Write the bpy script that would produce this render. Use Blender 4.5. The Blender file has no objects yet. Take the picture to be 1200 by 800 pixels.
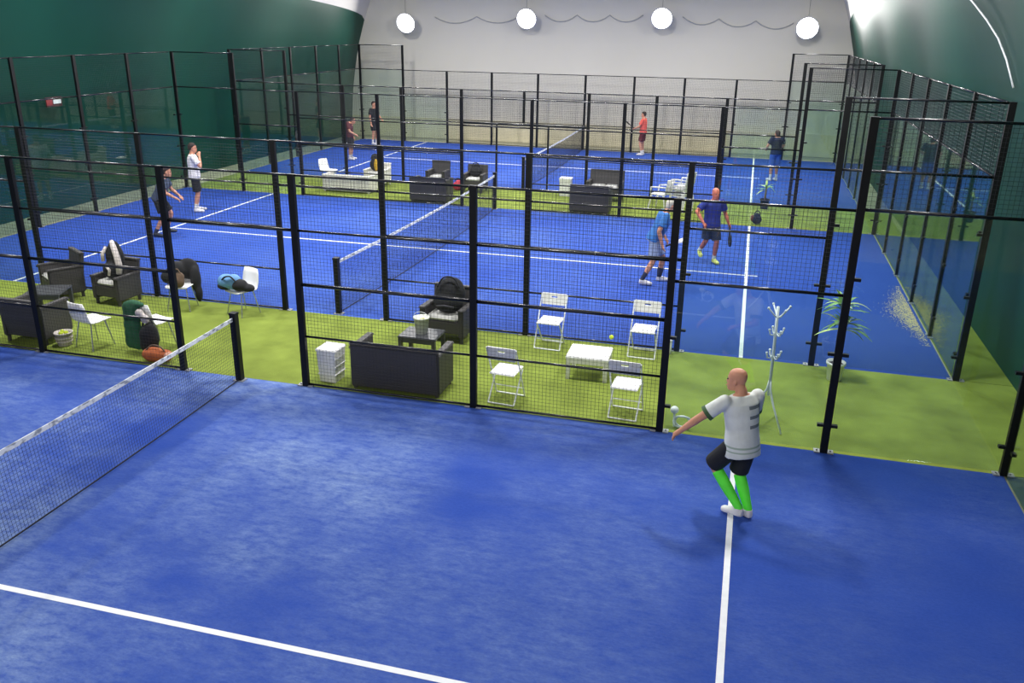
import bpy, bmesh, math, random
from mathutils import Vector, Matrix
random.seed(7)
PI = math.pi
scene = bpy.context.scene
COL = scene.collection

# ------------------------------------------------------------------ camera
CAM = Vector((6.740, -10.121, 4.859)); YAW, PITCH, ROLL, FPX = -0.26210, 0.35252, 0.01510, 1006.6
fw = Vector((math.sin(YAW)*math.cos(PITCH), math.cos(YAW)*math.cos(PITCH), -math.sin(PITCH)))
r0 = Vector((math.cos(YAW), -math.sin(YAW), 0)); u0 = r0.cross(fw)
rr = math.cos(ROLL)*r0 + math.sin(ROLL)*u0; uu = -math.sin(ROLL)*r0 + math.cos(ROLL)*u0
cam = bpy.data.cameras.new('camera'); co = bpy.data.objects.new('camera', cam); COL.objects.link(co)
cam.sensor_width = 36; cam.lens = FPX*36/1200; cam.clip_end = 200
m = Matrix((rr, uu, -fw)).transposed().to_4x4(); m.translation = CAM
co.matrix_world = m
scene.camera = co

# ------------------------------------------------------------------ world, exposure
w = bpy.data.worlds.new('world'); scene.world = w; w.use_nodes = True
w.node_tree.nodes['Background'].inputs[0].default_value = (0.8, 0.85, 0.9, 1)
w.node_tree.nodes['Background'].inputs[1].default_value = 0.3
scene.view_settings.view_transform = 'Standard'
scene.view_settings.look = 'None'
scene.view_settings.gamma = 1
scene.view_settings.use_curve_mapping = False
scene.view_settings.exposure = 0.15
LAMP_W = 280            # watts of each hall lamp
scene.cycles.max_bounces = 8
scene.cycles.transparent_max_bounces = 24
scene.cycles.caustics_reflective = False
scene.cycles.caustics_refractive = False

# ------------------------------------------------------------------ materials
def s2l(c):
    return tuple(((x/255)/12.92 if x/255 <= 0.04045 else (((x/255)+0.055)/1.055)**2.4) for x in c)

MATS = {}
def mat(name, rgb, rough=0.6, metal=0.0, var=0.12, scale=8.0, bump=0.0, bscale=60.0, spec=0.5):
    if name in MATS: return MATS[name]
    M = bpy.data.materials.new(name); M.use_nodes = True; MATS[name] = M
    nt = M.node_tree; b = nt.nodes['Principled BSDF']
    c = s2l(rgb)
    tc = nt.nodes.new('ShaderNodeTexCoord')
    n = nt.nodes.new('ShaderNodeTexNoise'); n.inputs['Scale'].default_value = scale; n.inputs['Detail'].default_value = 4
    nt.links.new(tc.outputs['Object'], n.inputs['Vector'])
    cr = nt.nodes.new('ShaderNodeValToRGB')
    cr.color_ramp.elements[0].position = 0.3; cr.color_ramp.elements[1].position = 0.7
    cr.color_ramp.elements[0].color = (*[x*(1-var) for x in c], 1)
    cr.color_ramp.elements[1].color = (*[min(1, x*(1+var)) for x in c], 1)
    nt.links.new(n.outputs['Fac'], cr.inputs['Fac']); nt.links.new(cr.outputs['Color'], b.inputs['Base Color'])
    b.inputs['Roughness'].default_value = rough; b.inputs['Metallic'].default_value = metal
    b.inputs['Specular IOR Level'].default_value = spec
    if bump:
        n2 = nt.nodes.new('ShaderNodeTexNoise'); n2.inputs['Scale'].default_value = bscale
        nt.links.new(tc.outputs['Object'], n2.inputs['Vector'])
        bp = nt.nodes.new('ShaderNodeBump'); bp.inputs['Strength'].default_value = bump; bp.inputs['Distance'].default_value = 0.01
        nt.links.new(n2.outputs['Fac'], bp.inputs['Height']); nt.links.new(bp.outputs['Normal'], b.inputs['Normal'])
    return M

def emis(name, rgb, strength):
    M = bpy.data.materials.new(name); M.use_nodes = True; nt = M.node_tree
    nt.nodes.remove(nt.nodes['Principled BSDF'])
    e = nt.nodes.new('ShaderNodeEmission'); e.inputs[0].default_value = (*rgb, 1); e.inputs[1].default_value = strength
    nt.links.new(e.outputs[0], nt.nodes['Material Output'].inputs[0])
    MATS[name] = M
    return M

def glass_mat():
    M = bpy.data.materials.new('tempered_glass'); M.use_nodes = True; nt = M.node_tree
    nt.nodes.remove(nt.nodes['Principled BSDF'])
    t = nt.nodes.new('ShaderNodeBsdfTransparent'); t.inputs[0].default_value = (0.90, 0.95, 0.93, 1)
    g = nt.nodes.new('ShaderNodeBsdfGlossy'); g.inputs['Roughness'].default_value = 0.02
    lw = nt.nodes.new('ShaderNodeLayerWeight'); lw.inputs['Blend'].default_value = 0.5
    pw = nt.nodes.new('ShaderNodeMath'); pw.operation = 'POWER'; pw.inputs[1].default_value = 5.0; nt.links.new(lw.outputs['Facing'], pw.inputs[0])
    f = nt.nodes.new('ShaderNodeMath'); f.operation = 'MULTIPLY_ADD'; f.inputs[1].default_value = 0.95; f.inputs[2].default_value = 0.04; nt.links.new(pw.outputs[0], f.inputs[0])
    mx = nt.nodes.new('ShaderNodeMixShader')
    nt.links.new(f.outputs[0], mx.inputs[0]); nt.links.new(t.outputs[0], mx.inputs[1]); nt.links.new(g.outputs[0], mx.inputs[2])
    nt.links.new(mx.outputs[0], nt.nodes['Material Output'].inputs[0])
    MATS['glass'] = M
    return M
GLASS = glass_mat()

def turf_mat(name, base, light, seed, wear):
    """blue carpet-like turf: fine fibre grain, sandy wear with shapes of its own"""
    M = bpy.data.materials.new(name); M.use_nodes = True; nt = M.node_tree; b = nt.nodes['Principled BSDF']
    N = nt.nodes.new; L = nt.links.new
    geo = N('ShaderNodeNewGeometry')
    def noise(scale, detail, stretch=(1, 1, 1), rough=0.6):
        mp = N('ShaderNodeMapping'); mp.inputs['Scale'].default_value = stretch; mp.inputs['Location'].default_value = (seed, seed*2, 0)
        L(geo.outputs['Position'], mp.inputs['Vector'])
        n = N('ShaderNodeTexNoise'); n.inputs['Scale'].default_value = scale; n.inputs['Detail'].default_value = detail; n.inputs['Roughness'].default_value = rough
        L(mp.outputs['Vector'], n.inputs['Vector']); return n
    big = noise(0.38, 3); mid = noise(5.5, 8, (0.8, 1.7, 1), 0.78); fine = noise(26, 5, (1, 1.6, 1), 0.75)
    def ramp(src, a, c, v0=0.0, v1=1.0):
        r = N('ShaderNodeMapRange'); r.inputs['From Min'].default_value = a; r.inputs['From Max'].default_value = c
        r.inputs['To Min'].default_value = v0; r.inputs['To Max'].default_value = v1; L(src, r.inputs['Value']); return r.outputs[0]
    # wear grows toward the net (x near 0), where sand gathers
    sx = N('ShaderNodeSeparateXYZ'); L(geo.outputs['Position'], sx.inputs[0])
    ab = N('ShaderNodeMath'); ab.operation = 'ABSOLUTE'; L(sx.outputs['X'], ab.inputs[0])
    netw = ramp(ab.outputs[0], 0.3, 7.5, 1.0, 0.22)
    m1 = N('ShaderNodeMath'); m1.operation = 'MULTIPLY'; L(ramp(big.outputs['Fac'], 0.34, 0.66), m1.inputs[0]); L(netw, m1.inputs[1])
    m2 = N('ShaderNodeMath'); m2.operation = 'MULTIPLY'; L(m1.outputs[0], m2.inputs[0]); L(ramp(mid.outputs['Fac'], 0.36, 0.68, 0.15, 1.0), m2.inputs[1])
    m3 = N('ShaderNodeMath'); m3.operation = 'MULTIPLY'; L(m2.outputs[0], m3.inputs[0]); m3.inputs[1].default_value = wear; m3.use_clamp = True
    mixw = N('ShaderNodeMix'); mixw.data_type = 'RGBA'
    mixw.inputs['A'].default_value = (*s2l(base), 1); mixw.inputs['B'].default_value = (*s2l(light), 1)
    L(m3.outputs[0], mixw.inputs['Factor'])
    mixf = N('ShaderNodeMix'); mixf.data_type = 'RGBA'; mixf.blend_type = 'MULTIPLY'; mixf.inputs['Factor'].default_value = 1.0
    L(mixw.outputs['Result'], mixf.inputs['A'])
    cr = N('ShaderNodeValToRGB'); cr.color_ramp.elements[0].position = 0.3; cr.color_ramp.elements[1].position = 0.72
    cr.color_ramp.elements[0].color = (0.74, 0.76, 0.80, 1); cr.color_ramp.elements[1].color = (1.0, 1.0, 1.0, 1)
    L(fine.outputs['Fac'], cr.inputs['Fac']); L(cr.outputs['Color'], mixf.inputs['B'])
    L(mixf.outputs['Result'], b.inputs['Base Color'])
    b.inputs['Roughness'].default_value = 0.85; b.inputs['Specular IOR Level'].default_value = 0.12
    bp = N('ShaderNodeBump'); bp.inputs['Strength'].default_value = 0.25; bp.inputs['Distance'].default_value = 0.01
    L(fine.outputs['Fac'], bp.inputs['Height']); L(bp.outputs['Normal'], b.inputs['Normal'])
    MATS[name] = M
    return M

def weave_mat(name, rgb, rough=0.55):
    """moulded rattan: crossing wave bands"""
    M = bpy.data.materials.new(name); M.use_nodes = True; nt = M.node_tree; b = nt.nodes['Principled BSDF']
    N = nt.nodes.new; L = nt.links.new
    tc = N('ShaderNodeTexCoord'); c = s2l(rgb)
    wv = []
    for ax in ('X', 'Z'):
        k = N('ShaderNodeTexWave'); k.bands_direction = ax; k.inputs['Scale'].default_value = 12; k.inputs['Distortion'].default_value = 0.6
        L(tc.outputs['Object'], k.inputs['Vector']); wv.append(k)
    mu = N('ShaderNodeMath'); mu.operation = 'MAXIMUM'; L(wv[0].outputs['Fac'], mu.inputs[0]); L(wv[1].outputs['Fac'], mu.inputs[1])
    cr = N('ShaderNodeValToRGB'); cr.color_ramp.elements[0].color = (*[x*0.7 for x in c], 1); cr.color_ramp.elements[1].color = (*[min(1, x*1.2) for x in c], 1)
    L(mu.outputs[0], cr.inputs['Fac']); L(cr.outputs['Color'], b.inputs['Base Color'])
    b.inputs['Roughness'].default_value = rough
    bp = N('ShaderNodeBump'); bp.inputs['Strength'].default_value = 0.5; bp.inputs['Distance'].default_value = 0.006
    L(mu.outputs[0], bp.inputs['Height']); L(bp.outputs['Normal'], b.inputs['Normal'])
    MATS[name] = M
    return M

BLUE1 = turf_mat('blue_turf_near', (45, 77, 166), (124, 146, 192), 3.1, 1.55)
BLUE2 = turf_mat('blue_turf_mid', (45, 78, 168), (104, 134, 194), 11.7, 0.6)
BLUE3 = turf_mat('blue_turf_far', (44, 79, 172), (104, 134, 194), 23.3, 0.5)
GRASS = mat('grass_carpet', (118, 133, 58), 0.9, var=0.24, scale=1.6, bump=0.5, bscale=90, spec=0.08)
CONC = mat('concrete_floor', (158, 156, 132), 0.85, var=0.12, scale=2.0, bump=0.1)
LINE = mat('line_paint', (232, 234, 238), 0.7, var=0.04, scale=14)
BLACK = mat('black_steel', (15, 16, 18), 0.45, var=0.2, scale=10, spec=0.25)
RAILM = mat('rail_enamel', (26, 27, 32), 0.24, var=0.15, scale=10)
WIRE = mat('mesh_wire', (20, 24, 30), 0.45, var=0.1)
GALV = mat('galvanised_plate', (150, 152, 156), 0.5, metal=0.4)
GREEN = mat('green_dome_sheet', (13, 62, 51), 0.5, var=0.14, scale=0.35, bump=0.12, bscale=2.2, spec=0.22)
DOMEW = mat('white_dome_sheet', (210, 206, 200), 0.6, var=0.03, scale=0.4)
BACKW = mat('white_end_sheet', (213, 208, 194), 0.6, var=0.03, scale=0.3)
CREAM = mat('cream_skirt_sheet', (214, 206, 176), 0.7, var=0.06, scale=1.2)
RATTAN = weave_mat('dark_rattan', (60, 58, 58))
WRATTAN = weave_mat('white_rattan', (222, 220, 212))
CUSH = mat('pale_cushion', (196, 196, 192), 0.9, var=0.06)
DCUSH = mat('charcoal_cushion', (70, 70, 74), 0.9, var=0.1)
WPLAS = mat('white_plastic', (238, 238, 238), 0.4, var=0.03)
STEELW = mat('white_steel', (226, 230, 232), 0.35, var=0.04)
CHROME = mat('chrome_tube', (190, 194, 198), 0.25, metal=0.8, var=0.03)
NETC = mat('net_cord', (20, 24, 36), 0.8)
SKIN = mat('skin', (206, 146, 116), 0.55, var=0.07, scale=9)
SKIN2 = mat('skin_red', (196, 112, 88), 0.5, var=0.08, scale=9)
DARKF = mat('black_cloth', (22, 23, 28), 0.85, var=0.25)

# ------------------------------------------------------------------ mesh builder
class MB:
    def __init__(s): s.v = []; s.f = []
    def add(s, vs, fs):
        o = len(s.v); s.v += [tuple(v) for v in vs]; s.f += [tuple(i+o for i in f) for f in fs]; return s
    def box(s, c, d, rot=None):
        x, y, z = (k/2 for k in d)
        vs = [Vector((a*x, b*y, e*z)) for a in (-1, 1) for b in (-1, 1) for e in (-1, 1)]
        if rot is not None: vs = [rot @ v for v in vs]
        return s.add([v+Vector(c) for v in vs], [(0, 1, 3, 2), (4, 6, 7, 5), (0, 4, 5, 1), (2, 3, 7, 6), (0, 2, 6, 4), (1, 5, 7, 3)])
    def rbox(s, c, d, r, rot=None):
        """box with chamfered edges"""
        bm = bmesh.new(); bmesh.ops.create_cube(bm, size=1)
        for v in bm.verts: v.co = Vector((v.co.x*d[0], v.co.y*d[1], v.co.z*d[2]))
        bmesh.ops.bevel(bm, geom=list(bm.edges), offset=min(r, min(d)*0.49), segments=2, affect='EDGES')
        bm.verts.index_update()
        vs = [v.co.copy() for v in bm.verts]
        if rot is not None: vs = [rot @ v for v in vs]
        s.add([v+Vector(c) for v in vs], [tuple(v.index for v in f.verts) for f in bm.faces]); bm.free(); return s
    def tube(s, p, q, r, r2=None, n=10, cap=True):
        p = Vector(p); q = Vector(q); r2 = r if r2 is None else r2
        t = (q-p).normalized(); a = t.orthogonal().normalized(); b = t.cross(a)
        vs = [p+(a*math.cos(2*PI*i/n)+b*math.sin(2*PI*i/n))*r for i in range(n)] + [q+(a*math.cos(2*PI*i/n)+b*math.sin(2*PI*i/n))*r2 for i in range(n)]
        fs = [(i, (i+1) % n, n+(i+1) % n, n+i) for i in range(n)]
        if cap: fs += [tuple(range(n-1, -1, -1)), tuple(range(n, 2*n))]
        return s.add(vs, fs)
    def path(s, pts, r, n=8, closed=False):
        pts = [Vector(p) for p in pts]; k = len(pts); vs = []; a = None
        for i in range(k):
            t = ((pts[(i+1) % k]-pts[i-1]) if closed else (pts[min(i+1, k-1)]-pts[max(i-1, 0)])).normalized()
            a = t.orthogonal().normalized() if a is None else (a-t*a.dot(t)).normalized()
            b = t.cross(a); rad = r[i] if isinstance(r, (list, tuple)) else r
            vs += [pts[i]+(a*math.cos(2*PI*j/n)+b*math.sin(2*PI*j/n))*rad for j in range(n)]
        fs = []
        for i in range(k if closed else k-1):
            i2 = (i+1) % k
            fs += [(i*n+j, i*n+(j+1) % n, i2*n+(j+1) % n, i2*n+j) for j in range(n)]
        if not closed: fs += [tuple(range(n-1, -1, -1)), tuple(range((k-1)*n, k*n))]
        return s.add(vs, fs)
    def rings(s, rings):
        """loft closed rings of equal length; flat caps"""
        n = len(rings[0]); vs = [v for r in rings for v in r]; fs = []
        for i in range(len(rings)-1):
            fs += [(i*n+j, i*n+(j+1) % n, (i+1)*n+(j+1) % n, (i+1)*n+j) for j in range(n)]
        fs += [tuple(range(n-1, -1, -1)), tuple(range((len(rings)-1)*n, len(rings)*n))]
        return s.add(vs, fs)
    def lathe(s, prof, c=(0, 0, 0), n=20):
        return s.rings([[Vector(c)+Vector((r*math.cos(2*PI*j/n), r*math.sin(2*PI*j/n), z)) for j in range(n)] for r, z in prof])
    def ball(s, c, r, n=12, k=8):
        c = Vector(c); r = Vector(r) if isinstance(r, (tuple, list, Vector)) else Vector((r, r, r))
        prof = [(math.sin(PI*i/k), -math.cos(PI*i/k)) for i in range(k+1)]
        prof[0] = (0.02, -1); prof[-1] = (0.02, 1)
        return s.rings([[c+Vector((r.x*a*math.cos(2*PI*j/n), r.y*a*math.sin(2*PI*j/n), r.z*z)) for j in range(n)] for a, z in prof])
    def mesh(s, name='mesh'):
        me = bpy.data.meshes.new(name); me.from_pydata(s.v, [], s.f); me.update()
        bm = bmesh.new(); bm.from_mesh(me); bmesh.ops.recalc_face_normals(bm, faces=bm.faces); bm.to_mesh(me); bm.free()
        return me
    def build(s, name, material, parent=None, smooth=False, kind=None):
        me = s.mesh(name); me.materials.append(material)
        if smooth: me.polygons.foreach_set('use_smooth', [True]*len(me.polygons))
        return link(name, me, parent, kind)

def link(name, me, parent=None, kind=None):
    o = bpy.data.objects.new(name, me); COL.objects.link(o)
    if parent is not None: o.parent = parent
    if kind: o['kind'] = kind
    return o

def tag(o, label, cat, group=None):
    o['label'] = label; o['category'] = cat
    if group: o['group'] = group
    return o

def thing(name, label, cat, loc=(0, 0, 0), rz=0, group=None):
    o = bpy.data.objects.new(name, None); COL.objects.link(o); o.empty_display_size = 0.1
    o.location = loc; o.rotation_euler = (0, 0, rz)
    return tag(o, label, cat, group)

KIDS = {}
def copy_tree(root, loc, rz, label, group=None):
    def cp(o, par):
        c = o.copy(); COL.objects.link(c)
        if par is not None: c.parent = par
        for ch in [k for k in bpy.data.objects if k.parent == o and k != c]: cp(ch, c)
        return c
    c = cp(root, None); c.location = loc; c.rotation_euler = (0, 0, rz); c['label'] = label
    if group: c['group'] = group
    return c

def struct(o): o['kind'] = 'structure'; return o

# ------------------------------------------------------------------ floor, courts, grass
struct(MB().box((0, 5.6, -0.06), (23.4, 44.6, 0.1)).build('floor', CONC))
def court(y0, m, nm):
    c = struct(MB().box((0, y0+5, -0.005), (20, 10, 0.01)).build('floor_'+nm, m))
    for x in (-6.95, 6.95):
        MB().box((x, y0+5, 0.001), (0.06, 9.98, 0.004)).build('court_line', LINE, c)
    MB().box((0, y0+5, 0.0012), (14.36, 0.06, 0.004)).build('court_line', LINE, c)
    return c
court(-10, BLUE1, 'near_court'); court(3, BLUE2, 'middle_court'); court(16, BLUE3, 'far_court')
struct(MB().box((0.45, 1.5, -0.004), (20.9, 3, 0.012)).build('floor_grass_strip', GRASS))
struct(MB().box((0.35, 14.5, -0.004), (20.7, 3, 0.012)).build('floor_far_grass_strip', GRASS))
struct(MB().box((10.48, 8, -0.004), (0.9, 9.96, 0.012)).build('floor_side_grass', GRASS))
struct(MB().box((10.48, -5, -0.004), (0.9, 9.96, 0.012)).build('floor_front_side_grass', GRASS))

# ------------------------------------------------------------------ dome shell
PROF = [(11.15, 0), (11.1, 1), (11.0, 2), (10.83, 3), (10.62, 4), (10.32, 5), (9.93, 6), (9.3, 7), (8.4, 8), (7.0, 9), (5.0, 9.8), (2.5, 10.3), (0, 10.5)]
def pint(z):
    for (a, z0), (b, z1) in zip(PROF, PROF[1:]):
        if z <= z1: return a+(b-a)*(z-z0)/(z1-z0)
    return 0
YS = [-16.5+0.5*i for i in range(89)]     # -16.5 .. 27.5
YB = 27.4
def ztop(y): return 5.0 + 0.95*math.sqrt(max(0.0, min(1.0, (YB-y)/11.0)))
def side(sign, off):
    ys = [min(y, YB) for y in YS]
    g = MB(); nr = 16; vs = []
    for y in ys:
        zt = ztop(y)
        for k in range(nr+1):
            z = zt*k/nr
            bulge = 0.10*math.sin(PI*min(1, z/5.5))*math.sin((y-1.0)*2*PI/6.5+(PI if sign > 0 else 0))
            vs.append((sign*(pint(z)-off+bulge), y, z-0.01))
    fs = [(i*(nr+1)+k, (i+1)*(nr+1)+k, (i+1)*(nr+1)+k+1, i*(nr+1)+k+1) for i in range(len(ys)-1) for k in range(nr)]
    g.add(vs, fs)
    w_ = MB(); vs = []; nr2 = 16
    for y in ys:
        zt = ztop(y)
        for k in range(nr2+1):
            t = k/nr2; z = zt+(10.5-zt)*math.sin(t*PI/2)
            vs.append((sign*max(0, pint(z)-off*(1-t)), y, z-0.01))
    w_.add(vs, [(i*(nr2+1)+k, (i+1)*(nr2+1)+k, (i+1)*(nr2+1)+k+1, i*(nr2+1)+k+1) for i in range(len(ys)-1) for k in range(nr2)])
    return g, w_
gl, wl = side(-1, 0.0); gr, wr = side(1, 0.32)
struct(gl.build('wall_left', GREEN, smooth=True)); struct(gr.build('wall_right', GREEN, smooth=True))
wl.v += []; wl.add(wr.v, wr.f)
struct(wl.build('ceiling', DOMEW, smooth=True))
struct(MB().box((0, YB+0.1, 5.0), (22.6, 0.2, 12)).build('wall_back', BACKW))
struct(MB().box((0, YB-0.03, 0.44), (22.2, 0.05, 0.88)).build('trim_1', CREAM))
struct(MB().box((0, -16.6, 5.0), (22.6, 0.2, 12)).build('wall_front', BACKW))
# white rope along a seam of the right sheet
pts = [(pint(z)-0.32-0.03-0.10*math.sin(PI*min(1, z/5.5))*abs(math.sin((y-1.0)*2*PI/6.5))-0.02, y, z) for y, z in ((7.2, 5.75), (6.6, 5.62), (6.0, 5.46), (5.4, 5.27), (4.8, 5.03), (4.3, 4.78), (3.9, 4.5), (3.6, 4.15))]
tag(MB().path(pts, 0.013, 6).build('seam_rope', STEELW, smooth=True), 'white rope running down a seam of the green dome sheet', 'rope')

# ------------------------------------------------------------------ fences
CACHE = {}
def shared(key, fn, material, smooth=False):
    if key not in CACHE:
        me = fn().mesh(key if isinstance(key, str) else str(key[0])); me.materials.append(material)
        if smooth: me.polygons.foreach_set('use_smooth', [True]*len(me.polygons))
        CACHE[key] = me
    return CACHE[key]
def put(name, me, parent, loc=(0, 0, 0), rz=0, kind=None):
    o = link(name, me, parent, kind); o.location = loc; o.rotation_euler = (0, 0, rz); return o

WR = 0.0017
def wires(w_, h_, step=0.05):
    b = MB()
    def w4(p, q, ax):
        r = WR
        if ax == 0: offs = [(0, r, 0), (0, 0, r), (0, -r, 0), (0, 0, -r)]
        else: offs = [(r, 0, 0), (0, r, 0), (-r, 0, 0), (0, -r, 0)]
        b.add([Vector(p)+Vector(o) for o in offs]+[Vector(q)+Vector(o) for o in offs], [(i, (i+1) % 4, 4+(i+1) % 4, 4+i) for i in range(4)])
    n = int(round(w_/step))
    for i in range(1, n): w4((w_*i/n, 0, 0), (w_*i/n, 0, h_), 2)
    k = int(round(h_/step))
    for i in range(1, k): w4((0, 0.004, h_*i/k), (w_, 0.004, h_*i/k), 0)
    return b

def fence(name, label, loc, rz, posts, panels, rails, clamp_side=1, cat='fence'):
    """posts: (u, height); panels: (u0, u1, kind); local u runs along x"""
    t = thing(name, label, cat, loc, rz)
    for u, h in posts:
        put('post', shared(('post', h), lambda: MB().box((0, 0, h/2), (0.09, 0.06, h)), BLACK), t, (u, 0, 0))
        for sx in (-1, 1):
            put('base_plate', shared('base_plate', lambda: MB().box((0, 0, 0.008), (0.07, 0.1, 0.014)).tube((0, 0, 0.014), (0, 0, 0.03), 0.012, n=6), GALV), t, (u+sx*0.08, 0, 0.002))
    def rail(u0, u1, z, th=0.035):
        L = round(u1-u0-0.09, 3)
        put('rail', shared(('rail', L, th), lambda: MB().tube((-L/2, 0, 0), (L/2, 0, 0), th*0.54, n=12), RAILM, True), t, ((u0+u1)/2, 0, z))
    def net(u0, u1, z0, z1):
        W = round(u1-u0-0.09, 3); H = round(z1-z0, 3)
        put('mesh_panel', shared(('mesh', W, H), lambda: wires(W, H), WIRE), t, (u0+0.045, 0, z0), kind='stuff')
    def pane(u0, u1, h):
        W = round(u1-u0-0.11, 3)
        put('glass_pane', shared(('pane', W, h), lambda: MB().box((0, 0, h/2), (W, 0.012, h-0.04)), GLASS), t, ((u0+u1)/2, 0, 0.02))
        for u, sx in ((u0, 1), (u1, -1)):
            for z in ((0.36, 1.28) if h < 2.5 else (0.36, 1.28, 2.2)):
                put('glass_clamp', shared('glass_clamp', lambda: MB().box((0, 0, 0), (0.075, 0.05, 0.035)), BLACK), t, (u+sx*0.08, 0, z))
    for u0, u1, k in panels:
        if k == 'mesh':
            for i, z in enumerate(rails): rail(u0, u1, z, 0.045 if abs(z-1.5) < 0.01 else 0.03)
            rail(u0, u1, 0.03, 0.03); net(u0, u1, 0.04, 2.985)
        elif k == 'glass2':
            pane(u0, u1, 2.0); rail(u0, u1, 2.0); rail(u0, u1, 2.985, 0.03); net(u0, u1, 2.0, 2.985)
        elif k == 'glass3':
            pane(u0, u1, 3.0); rail(u0, u1, 3.0); rail(u0, u1, 3.985, 0.03); net(u0, u1, 3.0, 3.985)
        elif k == 'gate':
            rail(u0, u1, 2.25, 0.04); rail(u0, u1, 2.985, 0.03); net(u0, u1, 2.25, 2.985)
        elif k == 'header':
            rail(u0, u1, 2.0, 0.07); rail(u0, u1, 2.985, 0.03); net(u0, u1, 2.0, 2.985)
    return t

RZ = (0.75, 1.5, 2.25, 2.985)
SP = [-10, -8, -6, -3.5, -1, 1, 3.5, 6, 8, 10]
def side_panels(P):
    ks = ['glass3', 'glass2', 'mesh', 'mesh', 'gate', 'mesh', 'mesh', 'glass2', 'glass3']
    return [(a, b, k) for a, b, k in zip(P, P[1:], ks)]
def hp(P): return [(x, 4.0 if abs(x) > 7.5 else 3.0) for x in P]
fence('court_fence', 'black mesh fence with glass end panes along the near edge of the first grass strip', (0, 0, 0), 0, hp(SP), side_panels(SP), RZ)
SP2 = [-10, -8, -6.2, -3.66, -1, 0.95, 3.45, 5.95, 8, 10.05]
fence('court_fence', 'black mesh fence behind the folding chairs, along the middle court', (0, 3, 0), 0, hp(SP2), side_panels(SP2), RZ)
fence('court_fence', 'black mesh fence between the middle court and the far grass strip', (0, 13, 0), 0, hp(SP), side_panels(SP), RZ)
# far court: two metre bays, a doorway with jambs at the net
FP = [-10, -8, -6, -4, -2, 2, 4, 6, 8, 10]
t = fence('court_fence', 'black mesh fence with a doorway between far grass strip and farthest court', (0, 16, 0), 0, hp(FP),
      [(a, b, k) for a, b, k in zip(FP, FP[1:], ['glass3', 'glass2', 'mesh', 'mesh', 'header', 'mesh', 'mesh', 'glass2', 'glass3'])], (1.0, 2.0, 2.985))
for x in (-0.86, 0.78):
    put('door_jamb', shared('jamb', lambda: MB().box((0, 0, 0.98), (0.05, 0.05, 1.96)), BLACK), t, (x, 0, 0))
put('header_stub', shared('stub', lambda: MB().box((0, 0, 0.475), (0.07, 0.06, 0.93)), BLACK), t, (0, 0, 2.04))
for a, b in ((-2, -0.86), (0.78, 2)):
    W = round(b-a-0.08, 3)
    put('mesh_panel', shared(('mesh', W, 1.92), lambda: wires(W, 1.92), WIRE), t, (a+0.045, 0, 0.04), kind='stuff')
EP = [-10, -8, -6, -4, -2, 0, 2, 4, 6, 8, 10]
fence('court_fence', 'black mesh fence without a doorway in front of the white end wall', (0, 26, 0), 0, hp(EP),
      [(a, b, k) for a, b, k in zip(EP, EP[1:], ['glass3', 'glass2']+['mesh']*6+['glass2', 'glass3'])], (1.0, 2.0, 2.985))
# glass back walls, panes every two metres with mesh on top
def back(x, y0, label):
    P = [0.1, 2, 4, 6, 8, 9.9]
    fence('glass_back_wall', label, (x, y0, 0), PI/2, [(p, 4.0) for p in P[1:-1]], [(a, b, 'glass3') for a, b in zip(P, P[1:])], (), cat='glass wall')
back(10.0, -10, 'glass back wall of the foreground court behind the man in white jersey')
back(10.02, 3, 'glass back wall of the middle court beside the potted palm')
back(-10.0, 3, 'glass back wall of the middle court by the green sheet and red sign')
back(10.0, 16, 'glass back wall of the farthest court behind the player in dark top')
back(-10.0, 16, 'glass back wall of the farthest court by the green sheet')

# ------------------------------------------------------------------ nets
def band_mat():
    M = bpy.data.materials.new('net_band'); M.use_nodes = True; nt = M.node_tree; b = nt.nodes['Principled BSDF']
    N = nt.nodes.new; L = nt.links.new
    tc = N('ShaderNodeTexCoord'); sp = N('ShaderNodeSeparateXYZ'); L(tc.outputs['Object'], sp.inputs[0])
    mp = N('ShaderNodeMapping'); mp.inputs['Scale'].default_value = (0, 9, 18); L(tc.outputs['Object'], mp.inputs['Vector'])
    n = N('ShaderNodeTexNoise'); n.inputs['Scale'].default_value = 1.0; n.inputs['Detail'].default_value = 2; L(mp.outputs['Vector'], n.inputs['Vector'])
    r = N('ShaderNodeValToRGB'); r.color_ramp.elements[0].position = 0.5; r.color_ramp.elements[1].position = 0.62
    r.color_ramp.elements[0].color = (0.82, 0.84, 0.86, 1); r.color_ramp.elements[1].color = (0.30, 0.32, 0.36, 1)
    L(n.outputs['Fac'], r.inputs['Fac']); L(r.outputs['Color'], b.inputs['Base Color']); b.inputs['Roughness'].default_value = 0.7
    return M
BAND = band_mat()
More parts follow.
